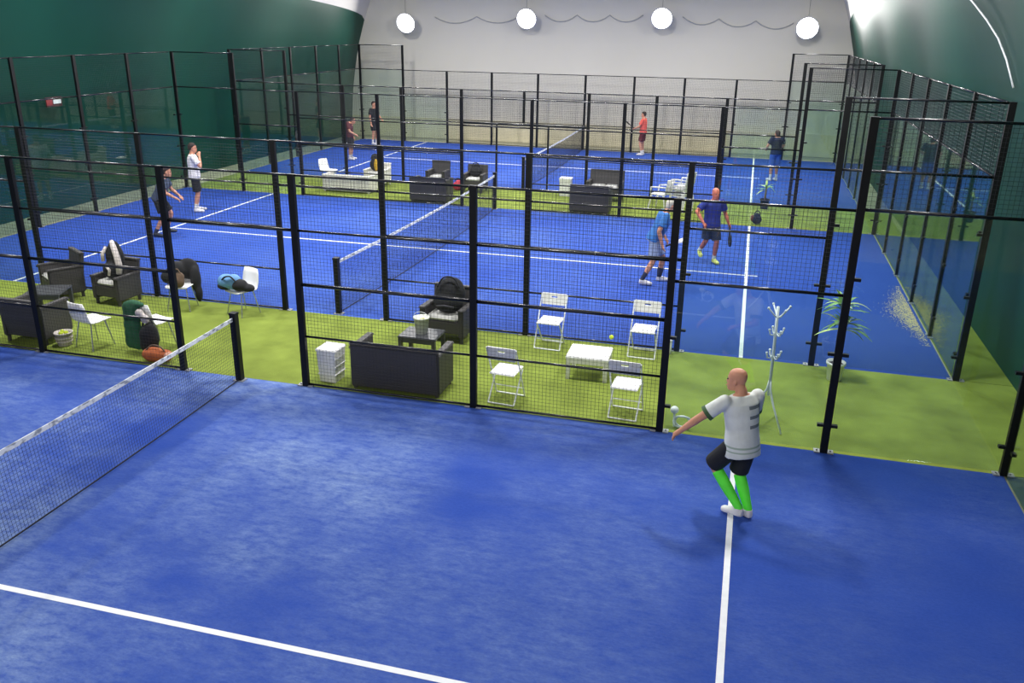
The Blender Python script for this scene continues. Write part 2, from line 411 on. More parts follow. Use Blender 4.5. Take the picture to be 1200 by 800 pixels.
def net(yc, label):
    t = thing('padel_net', label, 'net', (0, yc, 0))
    for s in (-1, 1):
        p = put('net_post', shared('netpost', lambda: MB().box((0, 0, 0.5), (0.09, 0.09, 1.0)), BLACK), t, (0, s*4.9, 0))
        put('post_cap', shared('postcap', lambda: MB().box((0, 0, 0), (0.1, 0.1, 0.03)), BLACK), p, (0, 0, 1.01))
        put('base_plate', shared('netplate', lambda: MB().box((0, 0, 0.006), (0.16, 0.13, 0.012)), GALV), p, (0, 0, 0.001))
    def top(y): return 0.90+0.06*(abs(y)/4.88)**2
    def bil(y, z): return 0.10*(1-(abs(y)/4.88)**2)*(1-z/0.95)
    b = MB(); n = 46; ys = [-4.88+9.76*i/n for i in range(n+1)]
    vs = []
    for y in ys:
        z = top(y); vs += [(-0.006, y, z-0.055), (0.006, y, z-0.055), (0.006, y, z), (-0.006, y, z)]
    fs = [(i*4+k, i*4+(k+1) % 4, (i+1)*4+(k+1) % 4, (i+1)*4+k) for i in range(n) for k in range(4)]
    b.add(vs, fs+[(0, 1, 2, 3), (n*4+3, n*4+2, n*4+1, n*4)]).build('top_band', BAND, t)
    c = MB(); r = 0.0021; st = 0.043; N_ = int(9.76/st)
    def cord(p, q, vert):
        of = [(r, 0, 0), (0, r, 0), (-r, 0, 0), (0, -r, 0)] if vert else [(r, 0, 0), (0, 0, r), (-r, 0, 0), (0, 0, -r)]
        c.add([Vector(p)+Vector(o) for o in of]+[Vector(q)+Vector(o) for o in of], [(i, (i+1) % 4, 4+(i+1) % 4, 4+i) for i in range(4)])
    for i in range(1, N_):
        y = -4.88+9.76*i/N_; zt = top(y)-0.05
        for a in range(3):
            z0 = 0.02+(zt-0.02)*a/3; z1 = 0.02+(zt-0.02)*(a+1)/3
            cord((bil(y, z0), y, z0), (bil(y, z1), y, z1), True)
    K = 20
    for k in range(K):
        f = k/K
        for i in range(24):
            ya = -4.88+9.76*i/24; yb = -4.88+9.76*(i+1)/24
            za = 0.02+(top(ya)-0.07)*f; zb = 0.02+(top(yb)-0.07)*f
            cord((bil(ya, za), ya, za), (bil(yb, zb), yb, zb), False)
    c.build('net_mesh', NETC, t, kind='stuff')
    MB().path([(bil(y, 0.02), y, 0.02) for y in ys], 0.009, 6).build('bottom_cord', NETC, t)
net(-5, 'padel net with white printed top band across the foreground court')
net(8, 'padel net across the middle court, its post before the rattan armchair')
net(20.96, 'padel net across the farthest court before the white end wall')

# ------------------------------------------------------------------ hall lamps
LENS = emis('lamp_lens', (1.0, 0.99, 0.96), 12)
HOUS = mat('lamp_housing', (186, 188, 190), 0.5)
def lamp(x, y, z, nrm, label, grp, power, ztop_=10.2, size=0.8):
    t = thing('flood_lamp', label, 'lamp', (x, y, z), 0, grp)
    q = Vector(nrm).normalized().to_track_quat('Z', 'Y').to_matrix()
    n = 28
    def ring(r, h): return [q @ Vector((r*math.cos(2*PI*j/n), r*math.sin(2*PI*j/n), h)) for j in range(n)]
    R = size/2
    MB().rings([ring(R*0.35, -0.2), ring(R*0.5, -0.16), ring(R*0.9, -0.05), ring(R*1.08, 0.0), ring(R*1.08, 0.03), ring(R*1.0, 0.03), ring(R*0.98, 0.0)]).build('housing', HOUS, t, smooth=True)
    MB().rings([ring(R*0.97, 0.004), ring(R*0.97, 0.016)]).build('lens', LENS, t)
    MB().tube(q @ Vector((0, 0, -0.2)), (0, 0, 0.42), 0.012, n=6).build('bracket', HOUS, t)
    MB().tube((0, 0, 0.42), (0, 0, ztop_-z), 0.006, n=5).build('cord', DARKF, t)
    ld = bpy.data.lights.new('lamp_light', 'AREA'); ld.shape = 'DISK'; ld.size = size; ld.energy = power; ld.color = (1.0, 0.985, 0.955)
    lo = bpy.data.objects.new('lamp_light', ld); COL.objects.link(lo); lo.parent = t
    lo.rotation_euler = Vector(nrm).normalized().to_track_quat('-Z', 'Y').to_euler(); lo.location = Vector(nrm).normalized()*0.04
    return t
for x, z, lb in ((-8.05, 4.88, 'round white flood lamp on the end wall nearest the left green sheet'), (-2.7, 5.12, 'round white flood lamp on the end wall over the far net side'),
              (2.85, 5.2, 'round white flood lamp above the far player in coral shirt'), (8.4, 4.92, 'round white flood lamp on the end wall nearest the right green sheet')):
    lamp(x, 26.6, z, (0.0, -0.95, -0.3), lb, 'lamps along the end wall', LAMP_W*0.5, ztop_=9.6 if abs(x) < 5 else 7.4)
for y in (20.5, 14.5, 8.0, 1.5, -11.5):  # unseen rows; the ones over court centres are added to brighten the end wall
    for x in (-7.6, -2.6, 2.6, 7.6):
        lamp(x, y, 6.9, (0, 0.0, -1), 'unseen round white flood lamp set high over the courts to light them', 'lamps hung over the courts', LAMP_W, ztop_=8.3 if abs(x) > 5 else 10.0)

# swagged cable on the end wall
def swag(x0, x1, n, z0, z1, dip):
    pts = []
    for i in range(n):
        for k in range(8):
            f = k/8; u = (i+f)/n
            pts.append((x0+(x1-x0)*u, YB-0.03, z0+(z1-z0)*u-dip*4*f*(1-f)))
    pts.append((x1, YB-0.03, z1))
    return MB().path(pts, 0.02, 6)
CABLE = mat('grey_cable', (172, 172, 172), 0.7)
for (x0, x1, n, z0, z1), lb in (((-7.0, -3.2, 2, 5.15, 5.22), 'grey swagged cable hung in two loops on the white end wall'),
                                ((-2.1, 2.0, 3, 5.28, 5.32), 'grey swagged cable hung in three loops between two middle lamps'),
                                ((3.6, 7.9, 3, 5.28, 5.1), 'grey swagged cable in three loops reaching the lamp by right green sheet')):
    tag(swag(x0, x1, n, z0, z1, 0.26).build('swagged_cable', CABLE, smooth=True), lb, 'cable', 'cables on the end wall')

# exit-style sign on the left sheet
SX = -(pint(2.85))+0.14
sg = thing('wall_sign', 'small red and white rectangular sign on the left green sheet', 'sign', (SX, 8.9, 2.7), PI/2)
RED = mat('sign_red', (150, 44, 52), 0.5)
MB().box((0, 0, 0.14), (0.54, 0.03, 0.24)).build('board', mat('sign_dark', (70, 30, 36), 0.5), sg)
MB().box((-0.17, -0.02, 0.14), (0.2, 0.012, 0.16)).build('red_field', RED, sg)
MB().box((0.1, -0.02, 0.14), (0.26, 0.012, 0.1)).build('white_field', WPLAS, sg)
MB().box((0, 0.09, 0.14), (0.04, 0.16, 0.04)).build('standoff', HOUS, sg)

# ------------------------------------------------------------------ furniture (local: faces +x, left is +y)
def rattan_seat(name, label, loc, rz, w_=0.62, d=0.62, arm=0.6, backh=0.78, m=None, cushion=None, group=None, low=False):
    m = m or RATTAN; t = thing(name, label, 'sofa' if w_ > 0.9 else 'armchair', loc, rz, group)
    h = w_/2; q = Matrix.Rotation(-0.14 if not low else -0.03, 3, 'Y')
    g = 0.035 if low else 0.1              # clearance under the panels
    MB().rbox((0.02, 0, (g+0.06+0.36)/2), (d-0.06, w_-0.12, 0.36-g-0.06), 0.015).build('seat_base', m, t)
    for s in (-1, 1):
        a = MB().rbox((0.0, s*(h-0.045), (arm+g)/2), (d, 0.09, arm-g), 0.02).build('arm_panel', m, t)
        MB().rbox((0.0, s*(h-0.045), arm), (d+0.02, 0.11, 0.035), 0.012).build('armrest', m, a)
        for sx in (-1, 1):
            MB().tube((sx*(d/2-0.06), s*(h-0.05), g+0.02), (sx*(d/2-0.055), s*(h-0.045), 0.0), 0.032, 0.028, 8).build('leg', m, t)
    b = MB().rbox((-d/2+0.03, 0, (backh+g)/2), (0.08, w_-0.02, backh-g-0.02), 0.02, q).build('backrest', m, t)
    MB().rbox((-d/2+0.03-(0.045 if not low else 0.008), 0, backh-0.01), (0.1, w_-0.01, 0.035), 0.012).build('top_rail', m, b)
    n = 1 if w_ < 0.9 else 2
    cw = (w_-0.2)/n
    for i in range(n):
        MB().rbox((0.04, -(w_-0.2)/2+cw*(i+0.5), 0.40), (d-0.12, cw-0.01, 0.09), 0.03).build('seat_cushion', cushion or CUSH, t, smooth=True)
    return t
def low_table(name, label, loc, rz, lx, ly, h, m, top=0.04, leg=0.055, apron=True):
    t = thing(name, label, 'table', loc, rz)
    MB().rbox((0, 0, h-top/2), (lx, ly, top), 0.012).build('tabletop', m, t)
    for a in (-1, 1):
        for b in (-1, 1):
            MB().box((a*(lx/2-leg/2-0.01), b*(ly/2-leg/2-0.01), (h-top)/2), (leg, leg, h-top)).build('leg', m, t)
    if apron:
        for b in (-1, 1):
            MB().box((0, b*(ly/2-0.03), h-top-0.03), (lx-2*leg-0.02, 0.02, 0.06)).build('apron', m, t)
    return t

def folding_chair(label, loc, rz, group):
    t = thing('folding_chair', label, 'chair', loc, rz, group)
    W = 0.42
    MB().rbox((0.02, 0, 0.44), (0.4, W-0.06, 0.022), 0.01).build('seat', WPLAS, t)
    # crossing U frames
    for s in (-1, 1):
        MB().tube((-0.20, s*W/2, 0.82), (0.20, s*W/2, 0.015), 0.0105, n=8).build('front_leg', STEELW, t)
        MB().tube((0.16, s*(W/2-0.025), 0.43), (-0.19, s*(W/2-0.025), 0.015), 0.0105, n=8).build('rear_leg', STEELW, t)
    MB().tube((0.20, -W/2, 0.015), (0.20, W/2, 0.015), 0.0105, n=8).build('floor_bar', STEELW, t)
    MB().tube((-0.19, -W/2+0.025, 0.015), (-0.19, W/2-0.025, 0.015), 0.0105, n=8).build('floor_bar', STEELW, t)
    MB().tube((0.13, -W/2, 0.155), (0.13, W/2, 0.155), 0.008, n=8).build('stretcher', STEELW, t)
    # backrest panel with a grip slot: built from four bars around the hole
    q = Matrix.Rotation(-0.12, 3, 'Y')
    b = MB()
    for c, d in (((0, 0, 0.07), (0.018, W-0.02, 0.045)), ((0, 0, -0.035), (0.018, W-0.02, 0.115)), ((0, -0.125, 0.035), (0.018, 0.15, 0.03)), ((0, 0.125, 0.035), (0.018, 0.15, 0.03))):
        b.box(Vector((-0.185, 0, 0.74))+q @ Vector(c), d, q)
    b.build('backrest', WPLAS, t)
    return t
def shell_chair(label, loc, rz, group=None, m=None):
    m = m or WPLAS
    t = thing('shell_chair', label, 'chair', loc, rz, group)
    W = 0.42; prof = [(0.22, 0.425), (0.2, 0.445), (0.1, 0.445), (-0.05, 0.435), (-0.15, 0.44), (-0.2, 0.48), (-0.225, 0.56), (-0.245, 0.68), (-0.262, 0.78)]
    vs = []; wid = [0.36, 0.40, 0.43, 0.43, 0.42, 0.41, 0.41, 0.40, 0.34]
    top = []; n = 7
    for (x, z), wd in zip(prof, wid):
        for j in range(n):
            a = -1+2*j/(n-1); top.append(Vector((x+(0.03*a*a if z > 0.46 else 0), a*wd/2, z+(0.014*a*a if z < 0.46 else 0))))
    k = len(prof); bot = []
    for i in range(k):
        x0, z0 = prof[max(i-1, 0)]; x1, z1 = prof[min(i+1, k-1)]
        nn = Vector((z1-z0, 0, -(x1-x0))).normalized(); nn = nn if nn.z < 0.2 or True else -nn
        if nn.z > 0: nn = -nn
        if i > 5: nn = Vector((-1, 0, 0))
        for j in range(n): bot.append(top[i*n+j]+nn*0.014)
    fs = []; o = k*n
    for i in range(k-1):
        for j in range(n-1):
            fs += [(i*n+j, i*n+j+1, (i+1)*n+j+1, (i+1)*n+j), (o+i*n+j, o+(i+1)*n+j, o+(i+1)*n+j+1, o+i*n+j+1)]
    for i in range(k-1):
        fs += [(i*n, (i+1)*n, o+(i+1)*n, o+i*n), (i*n+n-1, o+i*n+n-1, o+(i+1)*n+n-1, (i+1)*n+n-1)]
    for j in range(n-1):
        fs += [(j, o+j, o+j+1, j+1), ((k-1)*n+j, (k-1)*n+j+1, o+(k-1)*n+j+1, o+(k-1)*n+j)]
    MB().add(top+bot, fs).build('shell', m, t, smooth=True)
    for sx, sy in ((1, 1), (1, -1), (-1, 1), (-1, -1)):
        MB().tube((sx*0.12, sy*0.14, 0.428), (sx*0.2, sy*0.2, 0.0), 0.011, n=8).build('leg', CHROME, t)
    return t

def blob(name, label, cat, loc, parts, rz=0, vox=0.02, smooth=6):
    """soft thing: parts = list of (part name, material, [ (centre, radii) ... ]) merged to one skin each"""
    t = thing(name, label, cat, loc, rz)
    for pn, m, balls in parts:
        b = MB()
        for c, r in balls: b.ball(c, r, 14, 10)
        remesh(b, pn, m, t, vox, smooth)
    return t
def remesh(b, name, m, parent, vox, smooth=5):
    o = bpy.data.objects.new('tmp', b.mesh('tmp')); COL.objects.link(o)
    r = o.modifiers.new('r', 'REMESH'); r.mode = 'VOXEL'; r.voxel_size = vox; r.use_smooth_shade = True
    if smooth:
        s = o.modifiers.new('s', 'SMOOTH'); s.factor = 0.5; s.iterations = smooth
    dg = bpy.context.evaluated_depsgraph_get()
    me = bpy.data.meshes.new_from_object(o.evaluated_get(dg)); me.name = name
    old = o.data; bpy.data.objects.remove(o); bpy.data.meshes.remove(old)
    me.materials.clear(); me.materials.append(m)
    me.polygons.foreach_set('use_smooth', [True]*len(me.polygons))
    return link(name, me, parent)

R90 = PI/2
# first strip, left to right
rattan_seat('rattan_armchair', 'dark rattan armchair with its back to the foreground court by the fence post', (-4.02, 0.5, 0), R90, 0.8, 0.62, 0.62, 0.74)
rattan_seat('rattan_armchair', 'dark rattan armchair with pale cushion beside the dark low table', (-5.32, 2.52, 0), -R90-0.55, 0.64, 0.6, 0.58, 0.82)
low_table('low_table', 'dark grey low table in front of the rattan armchair without a bag', (-4.92, 1.72, 0), 0.35, 0.62, 0.62, 0.38, mat('dark_table_plastic', (66, 68, 72), 0.35))
rattan_seat('rattan_armchair', 'dark rattan armchair holding the black and white racket bag', (-4.14, 2.53, 0), -R90-0.12, 0.62, 0.58, 0.52, 0.76)
shell_chair('white shell chair with thin metal legs, empty, beside the wicker basket', (-2.93, 0.46, 0), 1.35)
shell_chair('white shell chair under a dark jacket and brown bag', (-2.78, 2.52, 0), -R90+0.25)
shell_chair('white shell chair under a blue and dark duffel bag', (-1.6, 2.6, 0), -R90-0.35)
shell_chair('white shell chair with a green jacket hung on its back', (-1.97, 0.72, 0), 1.35)
rattan_seat('rattan_sofa', 'dark rattan two-seat sofa with its back to the foreground court', (2.31, 0.41, 0), R90, 1.32, 0.62, 0.62, 0.69, low=True)
low_table('low_table', 'dark low table carrying the white bucket', (2.14, 1.62, 0), 0.0, 0.62, 0.5, 0.37, MATS['dark_table_plastic'])
rattan_seat('rattan_armchair', 'dark rattan armchair holding the round black bag', (2.25, 2.55, 0), -R90-0.06, 0.76, 0.62, 0.56, 0.8)
FC = 'white folding chairs'
folding_chair('white folding chair facing the foreground court, nearest the round black bag', (3.96, 2.62, 0), -R90-0.05, FC)
folding_chair('white folding chair facing the foreground court, beside the gate post by the coat stand', (5.45, 2.68, 0), -R90-0.03, FC)
folding_chair('white folding chair with back against the near fence, next to the rattan sofa', (3.85, 0.36, 0), R90-0.08, FC)
folding_chair('white folding chair with back against the near fence, in front of the white table', (5.5, 0.36, 0), R90-0.06, FC)
low_table('side_table', 'white square low table among the folding chairs', (4.78, 1.62, 0), 0.02, 0.62, 0.56, 0.36, WPLAS, 0.05, 0.055)

# white storage box with lid
t = thing('storage_box', 'white plastic box with lid beside the rattan sofa', 'box', (1.24, 0.34, 0), -0.05)
MB().rings([[Vector((a*(0.125+0.02*z/0.46), b*(0.135+0.02*z/0.46), z)) for a, b in ((-1, -1), (1, -1), (1, 1), (-1, 1))] for z in (0.0, 0.15, 0.30, 0.46)]).build('body', WPLAS, t)
for z in (0.12, 0.24, 0.36):
    MB().rbox((0, 0, z), (0.285, 0.305, 0.018), 0.005).build('rib', WPLAS, t)
MB().rbox((0, 0, 0.48), (0.32, 0.34, 0.045), 0.012).build('lid', WPLAS, t)
# bucket on the dark table
t = thing('bucket', 'white translucent bucket standing on the dark low table', 'bucket', (2.14, 1.62, 0.37))
MB().lathe([(0.09, 0.0), (0.092, 0.002), (0.118, 0.24), (0.128, 0.24), (0.128, 0.262), (0.112, 0.262), (0.085, 0.012)], n=24).build('pail', mat('cloudy_plastic', (214, 218, 208), 0.35), t, smooth=True)
MB().path([(0.125*math.cos(a), 0.0-0.03*math.sin(a), 0.25+0.10*math.sin(a)) for a in [PI*i/14 for i in range(15)]], 0.004, 6).build('handle', STEELW, t)
MB().ball((0.02, 0.01, 0.215), (0.05, 0.05, 0.03)).build('bottle_cap', mat('pale_yellow', (214, 208, 120), 0.5), t, smooth=True)
# basket with balls
t = thing('basket', 'small pale basket with yellow contents by the fence post', 'basket', (-3.42, 0.36, 0), 0.2)
WB = mat('pale_basket', (196, 188, 184), 0.8, bump=0.4)
MB().lathe([(0.095, 0.0), (0.1, 0.004), (0.13, 0.2), (0.142, 0.2), (0.142, 0.215), (0.122, 0.215), (0.09, 0.02)], n=18).build('bowl', WB, t, smooth=True)
for z in (0.06, 0.12): MB().lathe([(0.1+z*0.18, z), (0.115+z*0.18, z+0.005), (0.115+z*0.18, z+0.02), (0.1+z*0.18, z+0.025)], n=18).build('hoop', WB, t)
BALLM = mat('ball_felt', (206, 226, 60), 0.8, bump=0.3)
for i, (x, y) in enumerate(((0.05, 0.0), (-0.04, 0.04), (-0.01, -0.055))):
    MB().ball((x, y, 0.205), 0.033).build('ball', BALLM, t, smooth=True)

# bags and clothes
def bag_strap(t, pts, r=0.014, m=None):
    P = [Vector(p) for p in pts]; Q = []
    for i in range(len(P)-1):
        a, b, c, d = P[max(i-1, 0)], P[i], P[i+1], P[min(i+2, len(P)-1)]
        for k in range(5):
            f = k/5; Q.append(0.5*((2*b)+(c-a)*f+(2*a-5*b+4*c-d)*f*f+(3*b-a-3*c+d)*f**3))
    Q.append(P[-1])
    MB().path(Q, r, 6).build('strap', m or DARKF, t, smooth=True)
GREYL = mat('pale_panel', (205, 196, 194), 0.6)
t = blob('racket_bag', 'black and white racket bag leaning in a dark rattan armchair', 'bag', (-4.14, 2.5, 0.445),
     [('body', DARKF, [((0, 0, 0.16), (0.2, 0.15, 0.17)), ((0.01, 0.08, 0.38), (0.18, 0.13, 0.26)), ((0.0, 0.1, 0.5), (0.12, 0.1, 0.18))])], vox=0.02)
MB().path([(0.19, -0.09, 0.12), (0.2, -0.075, 0.3), (0.15, -0.05, 0.46), (0.07, -0.0, 0.6), (0.0, 0.06, 0.68)], [0.05, 0.055, 0.055, 0.05, 0.035], 8).build('white_panel', GREYL, t, smooth=True)
MB().path([(-0.14, -0.06, 0.32), (-0.15, -0.04, 0.45), (-0.09, 0.0, 0.58)], [0.03, 0.035, 0.025], 8).build('white_panel', GREYL, t, smooth=True)
MB().path([(0.02, -0.15, 0.1), (0.06, -0.17, 0.2), (-0.02, -0.15, 0.28)], 0.025, 8).build('pocket_trim', GREYL, t, smooth=True)
DGREEN = mat('dark_green_cloth', (30, 40, 34), 0.9, var=0.2); BROWN = mat('brown_leather', (98, 78, 62), 0.7)
t = blob('jacket', 'dark jacket slumped over a white shell chair back', 'jacket', (-2.78, 2.52, 0.46),
     [('body', DARKF, [((-0.2, 0.02, 0.12), (0.14, 0.14, 0.13)), ((-0.1, 0.14, 0.2), (0.18, 0.14, 0.18)), ((0.08, 0.22, 0.22), (0.2, 0.1, 0.2)), ((0.22, 0.16, 0.05), (0.09, 0.12, 0.25)), ((0.26, 0.14, -0.2), (0.065, 0.09, 0.17))])], rz=0.2)
t = blob('handbag', 'brown bag resting against a dark jacket on a white chair', 'bag', (-2.68, 2.3, 0.455), [('body', BROWN, [((0.02, 0.0, 0.12), (0.13, 0.08, 0.12)), ((0.05, 0.02, 0.2), (0.1, 0.06, 0.09))])])
bag_strap(t, [(-0.06, 0, 0.25), (-0.03, -0.01, 0.32), (0.04, 0, 0.34), (0.1, 0, 0.26)], 0.01, BROWN)
BLUEB = mat('blue_nylon', (92, 140, 190), 0.6, var=0.2)
t = blob('duffel_bag', 'light blue and dark duffel bag on a white shell chair', 'bag', (-1.64, 2.5, 0.455), [('body', BLUEB, [((-0.17, -0.03, 0.14), (0.17, 0.14, 0.14)), ((-0.02, -0.02, 0.15), (0.14, 0.13, 0.14))]),
     ('dark_end', DARKF, [((-0.2, -0.06, 0.07), (0.14, 0.11, 0.07)), ((0.1, -0.03, 0.11), (0.15, 0.13, 0.11)), ((0.25, 0.0, 0.07), (0.14, 0.09, 0.07))])], rz=-0.1)
bag_strap(t, [(-0.2, -0.13, 0.18), (-0.1, -0.16, 0.26), (0.0, -0.14, 0.28), (0.1, -0.13, 0.2)])
GREENJ = mat('green_cloth', (30, 84, 56), 0.85, var=0.2)
t = blob('jacket', 'green and white jacket draped over a white shell chair by the fence', 'jacket', (-1.97, 0.72, 0.0), [
     ('green_body', GREENJ, [((-0.30-0.05*(0.75-z), y, z), (0.06, 0.09, 0.12)) for z in (0.16, 0.28, 0.42, 0.56, 0.68) for y in (0.04, 0.13, 0.22)] + [((-0.27, 0.06, 0.78), (0.07, 0.2, 0.05))]),
     ('white_yoke', GREYL, [((-0.31, -0.06, 0.66), (0.055, 0.09, 0.07)), ((-0.31, -0.17, 0.58), (0.055, 0.09, 0.08))])], rz=1.35)
t = blob('sports_bag', 'black bag hanging between the green jacket and orange bag', 'bag', (-1.83, 0.37, 0.02), [('body', DARKF, [((0.03, 0, 0.34), (0.13, 0.09, 0.18)), ((0, 0, 0.28), (0.17, 0.11, 0.2)), ((-0.02, 0, 0.15), (0.16, 0.1, 0.15))])])
bag_strap(t, [(-0.1, 0, 0.42), (-0.06, 0.02, 0.54), (0.05, 0.02, 0.54), (0.1, 0, 0.42)])
ORANGE = mat('orange_brown_cloth', (176, 92, 48), 0.8, var=0.3)
t = blob('sports_bag', 'orange brown bag lying on the grass by the net post', 'bag', (-1.57, 0.17, 0.0), [('body', ORANGE, [((-0.05, 0, 0.11), (0.2, 0.12, 0.115)), ((0.1, 0.02, 0.1), (0.14, 0.1, 0.1))]), ('flap', mat('tan_cloth', (190, 140, 120), 0.9), [((0.2, -0.02, 0.12), (0.08, 0.08, 0.06))])], rz=0.1)
bag_strap(t, [(-0.15, -0.05, 0.19), (-0.05, -0.03, 0.27), (0.08, -0.02, 0.25), (0.14, -0.02, 0.18)], 0.012, BROWN)
t = blob('sports_bag', 'round black bag sitting in a rattan armchair behind the bucket', 'bag', (2.27, 2.5, 0.445), [('body', DARKF, [((0, 0, 0.18), (0.26, 0.19, 0.19)), ((0.02, 0.05, 0.33), (0.26, 0.17, 0.24)), ((0.04, 0.07, 0.42), (0.2, 0.14, 0.16))])])
bag_strap(t, [(-0.15, -0.1, 0.44), (-0.05, -0.08, 0.6), (0.12, -0.06, 0.6), (0.22, -0.08, 0.45)])
MB().path([(-0.14, -0.17, 0.14), (0, -0.2, 0.17), (0.15, -0.17, 0.14)], 0.02, 6).build('pocket', mat('dark_grey_cloth', (52, 52, 58), 0.8), t, smooth=True)

# white hose coil with lamp head beside the post
t = thing('hose_coil', 'white coiled hose with round nozzle at the fence post foot', 'hose', (6.17, 0.14, 0), 0)
MB().path([(0.10+0.11*math.cos(a), 0.0+0.02*math.sin(3*a), 0.1+0.085*math.sin(a)) for a in [2*PI*i/24 for i in range(24)]], 0.012, 8, True).build('coil', STEELW, t, smooth=True)
MB().path([(0.10+0.09*math.cos(a), 0.04, 0.09+0.075*math.sin(a)) for a in [2*PI*i/24 for i in range(24)]], 0.012, 8, True).build('coil', STEELW, t, smooth=True)
MB().ball((-0.01, 0.05, 0.235), (0.055, 0.055, 0.05)).build('nozzle', WPLAS, t, smooth=True)
MB().tube((-0.01, 0.05, 0.2), (0.0, 0.04, 0.004), 0.014, n=8).build('stem', STEELW, t)
t = thing('ball_can', 'white capped can at the foot of the middle court fence post', 'can', (5.84, 2.86, 0))
MB().lathe([(0.038, 0), (0.04, 0.003), (0.04, 0.2), (0.036, 0.205)], n=14).build('can', WPLAS, t, smooth=True)
MB().lathe([(0.043, 0.2), (0.045, 0.205), (0.045, 0.23), (0.02, 0.236)], n=14).build('cap', STEELW, t, smooth=True)

# coat stand
t = thing('coat_stand', 'white metal coat stand with hooks standing on the grass', 'coat stand', (7.31, 0.6, 0), 0.3)
MB().path([(0, 0, 0.42), (-0.005, 0, 1.0), (-0.02, 0, 1.62)], 0.019, 10).build('pole', STEELW, t, smooth=True)
for k in range(3):
    a = 2*PI*k/3-1.25
    MB().path([(0.012*math.cos(a), 0.012*math.sin(a), 0.62), (0.03*math.cos(a), 0.03*math.sin(a), 0.5), (0.12*math.cos(a), 0.12*math.sin(a), 0.32), (0.34*math.cos(a), 0.34*math.sin(a), 0.014)], 0.013, 8).build('leg', STEELW, t, smooth=True)
for z, r, up in ((1.47, 0.15, 0.14), (1.29, 0.10, 0.03), (0.98, 0.10, 0.03)):
    for k in range(4):
        a = PI/2*k+0.2
        c, s_ = math.cos(a), math.sin(a)
        if up > 0.1: pts = [(-0.012, 0, z), (r*0.4*c, r*0.4*s_, z+0.04), (r*c, r*s_, z+up)]
        else: pts = [(-0.012, 0, z), (r*0.45*c, r*0.45*s_, z-0.045), (r*0.85*c, r*0.85*s_, z-0.035), (r*c, r*s_, z+0.03)]
        h = MB().path(pts, 0.0095, 8).build('hook', STEELW, t, smooth=True)
        MB().ball(pts[-1], 0.017, 8, 6).build('knob', STEELW, h, smooth=True)

# potted plants
LEAF = mat('palm_leaf', (108, 150, 70), 0.5, var=0.3, scale=5); LEAF2 = mat('pale_leaf', (176, 196, 112), 0.5, var=0.2)
TRUNK = mat('palm_stem', (146, 128, 100), 0.9, var=0.2, bump=0.4); SOIL = mat('soil', (60, 46, 36), 0.95)
def leaf(p, a, L, el, drop, wd):
    b = MB(); n = 6; d = Vector((math.cos(a), math.sin(a), 0)); s = Vector((-math.sin(a), math.cos(a), 0)); vs = []
    for i in range(n+1):
        f = i/n; c = Vector(p)+d*(L*f*math.cos(el))+Vector((0, 0, L*f*math.sin(el)-drop*f*f))
        w2 = wd*math.sin(PI*(0.12+0.86*f))*0.5+0.001
        vs += [c-s*w2, c+Vector((0, 0, -0.006)), c+s*w2]
    fs = []
    for i in range(n): fs += [(i*3, i*3+1, i*3+4, i*3+3), (i*3+1, i*3+2, i*3+5, i*3+4)]
    return b.add(vs, fs)
def potted_palm(label, loc, h, seed, n, L, potm, tops):
    rnd = random.Random(seed)
    t = thing('potted_palm', label, 'plant', loc)
    pot = MB().lathe([(0.09, 0), (0.1, 0.005), (0.125, 0.25), (0.14, 0.25), (0.14, 0.285), (0.122, 0.285), (0.115, 0.22)], n=20).build('pot', potm, t, smooth=True)
    MB().lathe([(0.118, 0.235), (0.118, 0.245), (0.02, 0.255)], n=16).build('soil', SOIL, t)
    for (dx, dy, hh) in tops:
        MB().path([(dx*0.3, dy*0.3, 0.23), (dx*0.7, dy*0.7, 0.25+hh*0.4), (dx, dy, hh)], [0.03, 0.024, 0.02], 8).build('stem', TRUNK, t, smooth=True)
        for k in range(n):
            a = 2*PI*k/n+rnd.uniform(-0.3, 0.3); el = rnd.uniform(0.1, 1.25); ll = L*rnd.uniform(0.75, 1.15)
            leaf((dx, dy, hh+rnd.uniform(-0.1, 0.03)), a, ll, el, rnd.uniform(0.15, 0.75)*ll, 0.062).build('leaf', LEAF if rnd.random() < 0.7 else LEAF2, t, smooth=True)
potted_palm('tall leafy palm in a white pot on the grass by the glass wall', (8.30, 2.5, 0), 1.2, 4, 24, 0.42, WPLAS, ((-0.03, 0.0, 1.16), (0.04, 0.03, 0.86)))
potted_palm('small green palm in a dark pot on the far grass strip', (7.32, 15.5, 0), 0.7, 9, 12, 0.36, DARKF, ((0.0, 0.0, 0.62),))

# sand drifted against the glass
SAND = mat('sand', (196, 184, 140), 0.95, var=0.2, scale=20, bump=0.5)
rs = random.Random(5); b = MB()
for i in range(3600):
    f = min(1, max(0, rs.gauss(0.5, 0.2))); y = 4.5+3.6*f; x = 9.95-abs(rs.gauss(0, 0.2))*(1.05-abs(f-0.5)*1.6); r = rs.uniform(0.003, 0.011)
    b.add([(x+r*math.cos(2*PI*k/4), y+1.6*r*math.sin(2*PI*k/4), 0.002) for k in range(4)]+[(x, y, 0.002+r*0.5)], [(k, (k+1) % 4, 4) for k in range(4)])
o = tag(b.build('sand_drift', SAND), 'pale sand scattered along the glass wall of the middle court', 'sand'); o['kind'] = 'stuff'

# ball in flight
t = tag(MB().ball((0, 0, 0), 0.034, 16, 12).build('padel_ball', BALLM, smooth=True), 'yellow green ball in flight above the white table', 'ball')
t.location = (5.05, 1.9, 0.52)

